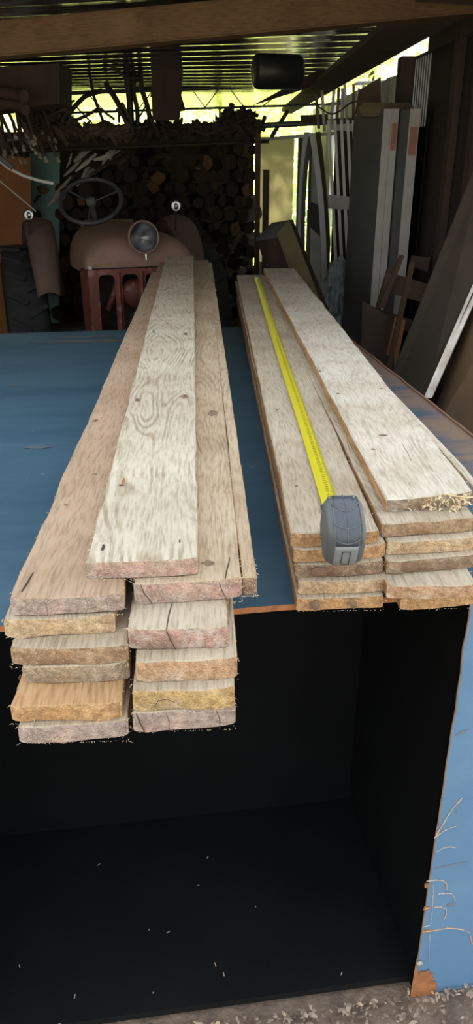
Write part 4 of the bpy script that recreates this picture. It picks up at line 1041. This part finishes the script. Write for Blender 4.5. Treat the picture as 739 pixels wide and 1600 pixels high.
for (a, i), (b_, j) in zip(zig[:-1], zig[1:]):
    if i == j and i == 1 or (i == 0 and j == 0): continue
    g = MB(); g.tube([loc(ch(a, i)), loc(ch(b_, j))], 0.005, 5); g.build('web_bar', M['bar'], tr2)
for a, i, b_, j in ((110, 0, 135, 1), (135, 1, 165, 0), (300, 1, 322, 0), (215, 0, 240, 1), (240, 1, 262, 0)):
    g = MB(); g.tube([loc(ch(a, i)), loc(ch(b_, j))], 0.005, 5); g.build('web_bar', M['bar'], tr2)
def rail(p, q, Y, rad, m, label, name='rail'):
    g = MB(); A, B = atY(*p, Y), atY(*q, Y); g.tube([A, A.lerp(B, .5), B], rad, 8); return tag(g.build(name, m), label, 'rail')
rail((-80, 224), (592, 186), 7.1, 0.022, M['bar'], 'upper grey round rail carrying the stored junk under the roof')
rail((-80, 241), (420, 221), 7.3, 0.014, M['iron'], 'lower dark rail crossing in front of the teal panel')
rail((398, 219), (560, 205), 7.6, 0.014, M['pale'], 'pale rail above the cream wall panel')
g = MB(); g.slab([atY(30, 240, 7.32), atY(398, 224, 7.32), atY(398, 200, 7.32), atY(30, 212, 7.32)], 0.05, n=(0, 1, 0)); 
tag(g.build('loft_plank', M['dark_wood']), 'dark plank edge on the rafters above the woodpile', 'plank')
# supports of loft: slim brown post
g = MB(); A, B = atY(401, 186, 7.0), atY(404, 345, 7.0); g.box(((A.x+B.x)/2, 7.0, A.z/2), (0.045, 0.045, A.z)); tag(g.build('brown_post', M['brown_wood']), 'slim brown post at the right end of the woodpile', 'post')
g = MB(); A = atY(416, 265, 6.7); g.box((A.x, 6.7, A.z/2), (0.05, 0.05, A.z)); tag(g.build('short_post', M['dark_wood']), 'short dark post right of the slim brown post', 'post')
# dark stored sheets and barrel beneath the roof
slab_px('dark_sheet', [(-60, 178), (93, 162), (93, 99), (-60, 107)], 5.55, 0.4, M['dark_wood'], 'dark boxy bundle under the roof at upper left', 'bundle')
g = MB(); p = atY(262, 140, 6.4)
g.slab([atY(238, 188, 6.4), atY(280, 188, 6.4), atY(286, 98, 6.4), atY(236, 100, 6.4)], 0.06, n=(0, 1, 0)); tag(g.build('hanging_plank', M['dark_wood']), 'broad dark plank end hanging from the roof above the woodpile', 'plank')
g = MB(); g.slab([atY(262, 178, 6.6), atY(290, 172, 6.6), atY(270, 105, 6.6), atY(248, 108, 6.6)], 0.04, n=(0, 1, 0)); tag(g.build('tilted_plank', M['brown_wood']), 'tilted brown board beside the broad hanging plank end', 'board')
A = atY(434, 112, 5.15); g = MB(); g.lathe([(0, -.14), (.080, -.14), (.092, -.125), (.092, .125), (.080, .14), (0, .14)], A, rot_to((1, 0.25, 0)), 24)
tag(g.build('black_drum', M['black_barrel']), 'black drum stored close under the corrugated roof', 'drum')
slab_px('roof_board', [(392, 166), (452, 142), (560, 112), (500, 108)], [6.9, 6.9, 6.2, 6.2], 0.03, M['brown_wood'], 'brown triangular board under the roof right of the bright gap', 'board')
g = MB(); g.slab([atY(470, 193, 7.06), atY(512, 190, 7.06), atY(512, 178, 7.06), atY(470, 180, 7.06)], 0.05, n=(0, 1, 0)); tag(g.build('short_log', M['dark_wood']), 'short dark block lying on the rail above the slatted gate', 'block')
for k, (a, b_) in enumerate((((403, 210), (414, 182)), ((424, 214), (450, 173)), ((330, 205), (352, 178)))):
    g = MB(); g.tube([atY(*a, 7.08), atY(*b_, 7.14)], 0.018, 6); tag(g.build('stub', M['dark_wood']), ('short dark stub leaning on the rail, near the brown post', 'longer dark stub leaning above the cream wall panel', 'short dark stub left of the brown post, above the woodpile')[k], 'stick')

# cultivator with curved tines on the rafters
cu = empty('cultivator', (0, 6.9, 2.2)); tag(cu, 'dark rusty iron cultivator with curved tines lying on the rafters above the woodpile', 'farm tool')
def lc(px, py, Y=6.9): return atY(px, py, Y)-Vector((0, 6.9, 2.2))
def tine(pts, rad, name='tine', Y=6.9):
    g = MB(); P = [lc(px, py, Y) for px, py in pts]
    Q = []
    for i in range(len(P)-1):
        p0, p1, p2, p3 = P[max(0, i-1)], P[i], P[i+1], P[min(len(P)-1, i+2)]
        for s_ in range(5):
            t = s_/5; Q.append(0.5*((2*p1)+(p2-p0)*t+(2*p0-5*p1+4*p2-p3)*t*t+(3*p1-p0-3*p2+p3)*t**3))
    Q.append(P[-1]); g.tube(Q, rad, 8); return g.build(name, M['iron'], cu)
tine([(166, 128), (168, 136), (178, 150), (190, 172), (200, 196)], 0.022)
tine([(166, 126), (172, 140), (184, 162), (186, 192)], 0.010)
tine([(220, 120), (222, 140), (230, 165), (236, 188), (247, 204)], 0.020)
tine([(236, 148), (252, 158), (266, 170), (276, 185)], 0.016)
tine([(241, 152), (240, 170), (250, 188), (258, 196)], 0.010)
tine([(168, 92), (171, 103), (180, 108), (196, 120)], 0.012, 'handle', 6.2)
tine([(198, 118), (202, 150), (205, 190), (208, 208)], 0.026, 'beam')
tine([(212, 118), (208, 140), (214, 170), (215, 196)], 0.018, 'beam')
tine([(196, 124), (206, 122), (222, 122)], 0.020, 'cross_bar')
tine([(172, 98), (168, 88)], 0.020, 'grip', 6.2)
tine([(200, 196), (215, 186), (228, 165)], 0.007, 'brace')
tine([(100, 186), (112, 172), (134, 150), (160, 142)], 0.018, 'drag_arm'); tine([(118, 188), (140, 178), (155, 168)], 0.012, 'drag_arm')
g = MB(); g.tube([atY(134, 88, 6.5), atY(140, 118, 6.6), atY(147, 152, 6.7), atY(162, 192, 6.8)], 0.013, 6)
tag(g.build('thin_pole', M['iron']), 'thin dark pole slanting down from the roof left of the cultivator', 'pole')
# pile of brush on the rafters (lumpy dark silhouettes)
def lump(px0, px1, py0, py1, Y, n, m, label, seed, name='brush_heap'):
    r = random.Random(seed); g = MB()
    for k in range(n):
        px = r.uniform(px0, px1); py = r.uniform(py0, py1); A = atY(px, py, Y+r.uniform(-.1, .15)); d = Vector((r.uniform(-1, 1), r.uniform(-.5, .5), r.uniform(-.6, .5))).normalized()*r.uniform(.06, .22)
        g.tube([A-d*.5, A+d*.15+Vector((0, 0, .01)), A+d*.5], [r.uniform(.008, .03), r.uniform(.01, .035), .005], 5, smooth=False)
    return tag(g.build(name, m), label, 'brushwood', kind='stuff')
lump(60, 210, 200, 211, 7.0, 150, M['stick'], 'dark heap of brushwood on the rafters left of the cultivator', 3)
lump(205, 400, 197, 210, 7.05, 170, M['dark_wood'], 'dark heap of brushwood on the rafters right of the cultivator', 4)
lump(352, 390, 178, 200, 7.1, 60, M['dark_wood'], 'dark clump of brush on the rafters by the brown post', 5)
lump(40, 110, 158, 215, 6.9, 90, M['stick'], 'tangled brush hanging below the dark bundle at upper left', 6)
# poles sticking out at the upper left, tips downwards
r = random.Random(21)
poles = [((0, 150), (40, 172), .03), ((-10, 142), (38, 150), .035), ((-10, 160), (36, 165), .028)]
for k, (a, b_, rad) in enumerate(poles):
    g = MB(); A, B = atY(*a, 5.6), atY(*b_, 5.3); A = A+(A-B)*1.2; g.tube([A, B], rad, 10)
    tag(g.build('round_pole', M['brown_wood']), ('middle of three thick weathered poles jutting out at upper left', 'topmost of three thick weathered poles jutting out at upper left', 'lowest of three thick weathered poles jutting out at upper left')[k], 'pole', 'thick poles at upper left')
proto = None
for k in range(26):
    x0 = r.uniform(-10, 70); y0 = r.uniform(165, 195); dx = r.uniform(8, 30); dy = r.uniform(35, 68); Y = 6.0+r.uniform(-.2, .4)
    A, B = atY(x0, y0, Y+.3), atY(x0+dx, y0+dy, Y); A = A+(A-B)*0.2
    g = MB(); rd = r.uniform(.007, .014); g.tube([A, A.lerp(B, .5)+Vector((r.uniform(-.015, .015), 0, 0)), B], [rd, rd, rd*.7], 6); 
    T = A.lerp(B, .93); g.tube([T, B+(B-T)*.08], rd*1.05, 6, mi=1)
    tag(g.build('stick', [M['stick'], M['stick_end']]), 'thin stick with a pale tip hanging from the bundle at upper left', 'stick', 'sticks hanging at upper left')
for k in range(6):
    x0 = 95+r.uniform(0, 110); g = MB(); A = atY(x0-r.uniform(10, 40), 160+r.uniform(0, 15), 6.8); B = atY(x0, 186+r.uniform(0, 40)*(1 if x0 < 125 else .4), 6.7); g.tube([A, B], r.uniform(.006, .012), 6)
    tag(g.build('twig', M['stick']), 'bare dark twig crossing the bright gap left of the cultivator', 'twig', 'twigs against the bright gap')

# ================================================================ RIGHT SIDE: DOORS, GATE, LEANING BOARDS
def door_leaf(px, Y, th, label, hgt, lab=None, w_=0.75):
    c = atY(px, 172, Y); root = empty('door_leaf', (c.x, Y, 0), math.radians(5.0))
    tag(root, label, 'door', 'old doors leaning on the right wall')
    g = MB(); g.box((th/2, w_/2, hgt/2), (th*0.98, w_-0.006, hgt), mi=0); g.build('panel', M['grey_panel'], root)
    g = MB(); g.box((th/2, 0.0, hgt/2), (th, 0.008, hgt), mi=0); g.build('white_edge', M['white_edge'], root)
    if lab:
        g = MB(); z = lab; g.box((th/2, -0.006, z), (th*0.75, 0.002, 0.14)); g.build('sticker', M['label_red'], root)
    return root
zt_d = atY(606, 170, 4.85).z
door_leaf(600, 4.85, 0.044, 'grey door with white edge, leftmost of the three tall doors', zt_d)
door_leaf(612.5, 4.84, 0.040, 'white-edged door with reddish sticker, middle of the three tall doors', zt_d, lab=atY(616, 214, 4.85).z)
door_leaf(641, 4.66, 0.055, 'white-edged door with a sticker, rightmost of the three tall doors', atY(648, 170, 4.66).z, lab=atY(644, 221, 4.66).z)
slab_px('grey_backboard', [(612, 640), (652, 640), (652, 172), (624, 172)], 5.1, 0.02, M['dark_panel'], 'dark grey board standing between the middle and rightmost doors', 'board')

# slatted white gate
gt = empty('slatted_gate', (0, 6.2, 0)); tag(gt, 'white slatted gate standing behind the grey door', 'gate')
def gl(px, py, Y): return atY(px, py, Y)-Vector((0, 6.2, 0))
for i, (xt, xb) in enumerate(((513, 528), (523, 537), (533, 546), (543, 556), (552, 564))):
    Y = 6.5-0.12*i; g = MB()
    g.slab([gl(xb-2.6, 470, Y), gl(xb+2.4, 470, Y), gl(xt+2.2, 188, Y), gl(xt-2.2, 188, Y)], 0.02, n=(0.2, 1, 0)); g.build('slat', M['gate_white'], gt)
for (y0, y1) in ((307, 326), (196, 203), (455, 470)):
    g = MB(); g.slab([gl(513 if y0 < 400 else 520, y1, 6.56), gl(565, y1+3, 5.95), gl(563, y0+2, 5.95), gl(512 if y0 < 400 else 520, y0-3, 6.56)], 0.02, n=(0.2, 1, 0)); g.build('cross_rail', M['gate_white'], gt)
# added dark sheet behind the gate, makes the gaps between slats read dark
slab_px('gate_gap_shade', [(512, 520), (575, 520), (575, 196), (524, 200)], [7.2, 6.3, 6.3, 7.2], 0.03, M['dark_wood'], 'dark board behind the white slatted gate', 'board', n=(.5, 1, 0))
# curved planks
def curved(pts, Y, w_, m, label, name='curved_plank'):
    g = MB(); P = [atY(px, py, Y) for px, py in pts]; Q = []
    for i in range(len(P)-1):
        p0, p1, p2, p3 = P[max(0, i-1)], P[i], P[i+1], P[min(len(P)-1, i+2)]
        for s_ in range(6):
            t = s_/6; Q.append(0.5*((2*p1)+(p2-p0)*t+(2*p0-5*p1+4*p2-p3)*t*t+(3*p1-p0-3*p2+p3)*t**3))
    Q.append(P[-1]); Q.append(Vector((P[-1].x, P[-1].y, 0.0))); k = len(Q); wv = Vector((w_/2, 0, 0)); dv = Vector((0, .03, 0))
    g.add([q-wv for q in Q]+[q+wv for q in Q]+[q+wv+dv for q in Q]+[q-wv+dv for q in Q],
          [(a*k+i, a*k+i+1, ((a+1) % 4)*k+i+1, ((a+1) % 4)*k+i) for a in range(4) for i in range(k-1)]+[(0, k, 2*k, 3*k), (k-1, 2*k-1, 3*k-1, 4*k-1)])
    return tag(g.build(name, m), label, 'plank', 'bent strips beside the gate')
curved([(487, 208), (492, 235), (499, 290), (504, 350), (507, 430), (508, 520)], 6.9, 0.045, M['pale'], 'bent pale strip curving down nearest the slatted gate')
curved([(497, 206), (502, 250), (508, 310), (513, 380)], 7.0, 0.04, M['olive'], 'bent greenish strip against the left of the slatted gate')
curved([(487, 208), (481, 240), (476, 290), (474, 340), (473, 420)], 7.3, 0.035, M['grey_panel'], 'bent grey strip curving down on the left, furthest from the gate')
curved([(480, 206), (476, 240), (471, 300), (470, 380)], 7.4, 0.05, M['pale'], 'bent pale strip beside the bright slit in the back wall')
slab_px('pale_sheet', [(481, 560), (509, 560), (500, 240), (488, 215)], 7.6, 0.02, M['pale'], 'pale bluish sheet between the bent strips', 'sheet')
ps = bpy.data.objects['pale_sheet']; g = MB(); g.slab([atY(px, py, 7.595) for px, py in ((481, 352), (503, 372), (503, 322), (482, 314))], 0.005, n=(0, 1, 0)); g.build('dark_insert', M['grey_panel'], ps)
# things hanging over the wall top: pale battens
r = random.Random(31)
for k in range(9):
    x0 = 498+k*9; A = atY(x0, 205+r.uniform(-4, 2), 6.6); B = atY(x0+r.uniform(-6, 10), 142+r.uniform(0, 12)-k*2.2, 6.6); g = MB()
    g.tube([A, B], 0.018, 4, smooth=False, flat=0.5); tag(g.build('batten', M['white_edge'] if k % 3 else M['stick']), ('first', 'second', 'third', 'fourth', 'fifth', 'sixth', 'seventh', 'eighth', 'ninth')[k] + ' from the left of the short upright battens above the slatted gate', 'batten', 'battens above the slatted gate')
g = MB(); g.tube([atY(x_, 168+10*math.sin((x_-500)/12), 6.4) for x_ in range(490, 590, 6)], 0.006, 5); tag(g.build('hanging_wire', M['iron']), 'dark sagging wire in front of the short battens', 'wire')
slab_px('yellow_board', [(555, 178), (595, 176), (595, 120), (562, 140)], 5.7, 0.03, M['brown_wood'], 'brown board above the grey door at the wall top', 'board')
g = MB(); g.box(atY(601, 172, 5.0), (0.30, 0.14, 0.07), bev=0.015); tag(g.build('crate', M['olive']), 'small olive box lying on top of the grey door', 'box')
# olive leaning trough and boards behind the right pile
tg = empty('wooden_trough', (0, 5.3, 0)); tag(tg, 'olive-brown wooden box with open top behind the right board pile', 'box')
def tgp(px, py, Y): return atY(px, py, Y)-Vector((0, 5.3, 0))
g = MB(); g.slab([tgp(535, 560, 4.6), tgp(470, 470, 4.9), tgp(432, 366, 5.3), tgp(452, 343, 5.3)], 0.03, n=(0.0, 1, 0)); g.build('side_board', M['olive'], tg)
g = MB(); g.slab([tgp(432, 470, 5.3), tgp(470, 470, 4.95), tgp(436, 364, 5.3), tgp(400, 372, 5.6)], 0.03, n=(0, 1, 0)); g.build('front_board', M['dark_wood'], tg)
g = MB(); g.slab([tgp(400, 372, 5.6), tgp(434, 366, 5.3), tgp(452, 344, 5.35), tgp(425, 348, 5.7)], 0.02, n=(0, 0, -1)); g.build('inside', M['grey_panel'], tg)
slab_px('olive_plank', [(548, 570), (500, 560), (452, 344), (458, 344)], [4.6, 4.6, 5.6, 5.6], 0.03, M['dark_wood'], 'dark plank leaning against the olive-brown wooden box', 'plank', drop=True)
# crumpled plastic
bm = bmesh.new(); bmesh.ops.create_icosphere(bm, subdivisions=4, radius=1)
for v in bm.verts:
    n3 = noise.noise(v.co*3.1)*.35+noise.noise(v.co*7)*.2; v.co = Vector((v.co.x*.10, v.co.y*.12, v.co.z*.26))*(1+n3)
me = bpy.data.meshes.new('crumpled_sheet'); bm.to_mesh(me); bm.free(); me.materials.append(M['crumple'])
o = bpy.data.objects.new('crumpled_sheet', me); C.objects.link(o); o.location = atY(528, 462, 5.9); tag(o, 'crumpled blue-grey plastic sheet at the foot of the slatted gate', 'plastic sheet')
# offcuts and pallet pieces
slab_px('dark_board', [(560, 700), (612, 700), (618, 500), (566, 470)], 4.2, 0.03, M['dark_wood'], 'square dark board standing behind the table edge', 'board')
pf = empty('broken_pallet', (0, 4.3, 0)); tag(pf, 'broken brown wooden frame of slats leaning by the tall doors', 'wooden frame')
def pfp(px, py, Y): return atY(px, py, Y)-Vector((0, 4.3, 0))
for k, (q, Y, mm) in enumerate((([(600, 590), (608, 590), (649, 410), (642, 408)], 4.0, 'brown_wood'), ([(592, 480), (600, 482), (632, 400), (626, 398)], 4.25, 'brown_wood'),
    ([(586, 486), (594, 488), (612, 420), (606, 418)], 4.4, 'brown_wood'), ([(598, 455), (668, 475), (672, 445), (604, 425)], 4.3, 'brown_wood'), ([(590, 500), (640, 520), (644, 500), (592, 484)], 4.35, 'dark_wood'),
    ([(604, 555), (622, 560), (634, 500), (618, 495)], 4.1, 'orange_board'), ([(640, 415), (668, 425), (672, 402), (644, 400)], 4.4, 'dark_wood'))):
    g = MB(); g.slab([pfp(px, py, Y) for px, py in q], 0.025, n=(0, 1, 0)); g.build('slat', M[mm], pf)
# big leaning panels at the right edge
slab_px('leaning_panel', [(598, 620), (664, 620), (800, 330), (770, 190)], [3.3, 2.9, 3.05, 3.45], 0.02, M['dark_panel'], 'wide grey-brown sheet leaning to the right wall beyond the table', 'panel', n=(0.5, 1, -0.1))
slab_px('pale_batten', [(662, 622), (674, 622), (780, 385), (770, 372)], [2.88, 2.86, 3.05, 3.05], 0.02, M['splint_white'], 'narrow mould-stained pale batten along the leaning grey-brown sheet', 'batten', n=(0.5, 1, -0.1))
slab_px('hardboard_sheet', [(650, 720), (860, 760), (860, 360), (775, 380)], [2.95, 2.35, 2.6, 3.12], 0.02, mat('hardboard', (0.20, 0.125, 0.07), 0.6, c2=(0.16, 0.10, 0.055), scale=3), 'smooth brown hardboard sheet at the right edge beyond the table', 'panel', n=(0.5, 1, -0.1))

# ================================================================ GREENERY OUTSIDE
def bush(x, y, h, rad, n, seed, label):
    r = random.Random(seed); root = empty('leafy_tree', (x, y, 0)); tag(root, label, 'tree', 'trees behind the shed')
    g = MB()
    for k in range(n):
        a = r.uniform(0, 2*PI); zz = r.uniform(0.25, h); q = rad*math.sqrt(r.random())*(1 if zz < h*.7 else .8)
        p = Vector((q*math.cos(a), q*math.sin(a), zz)); d = Vector((r.gauss(0, 1), r.gauss(0, 1), r.gauss(0, 1))).normalized()*r.uniform(.05, .10); s_ = d.orthogonal().normalized()*d.length*.45
        g.add([p-d, p+s_, p+d, p-s_], [(0,1,2,3)])
    g.build('foliage', M['leaf'], root)
    g = MB(); g.tube([(0, 0, 0), (.05, 0, h*.5), (0, .05, h*.8)], [.09, .06, .03], 8); g.build('trunk', M['bark'], root)
for k, (x, y, h, rad) in enumerate(((-4.9, 12.6, 4.6, 1.15), (-2.6, 13.2, 5.0, 1.15), (-0.3, 12.6, 4.2, 1.15), (2.0, 13.2, 4.8, 1.15))):
    bush(x, y, h, rad, 2800, 50+k, 'sunlit yellow-green tree behind the shed, ' + ('furthest left beyond the hanging sticks', 'seen through the gap behind the cultivator', 'seen through the gap by the brown post', 'furthest right beyond the slatted gate')[k])
g = MB(); vs = []
for i in range(21):
    for j in range(9):
        x = -16+32*i/20; y = 14.5+1.2*j; vs.append((x, y, 0.02+j*0.42+0.2*noise.noise(Vector((x*.4, y*.4, 0)))))
g.add(vs, [(i*9+j, (i+1)*9+j, (i+1)*9+j+1, i*9+j+1) for i in range(20) for j in range(8)], 0, True)
struct(g.build('grass_bank', M['grass']))
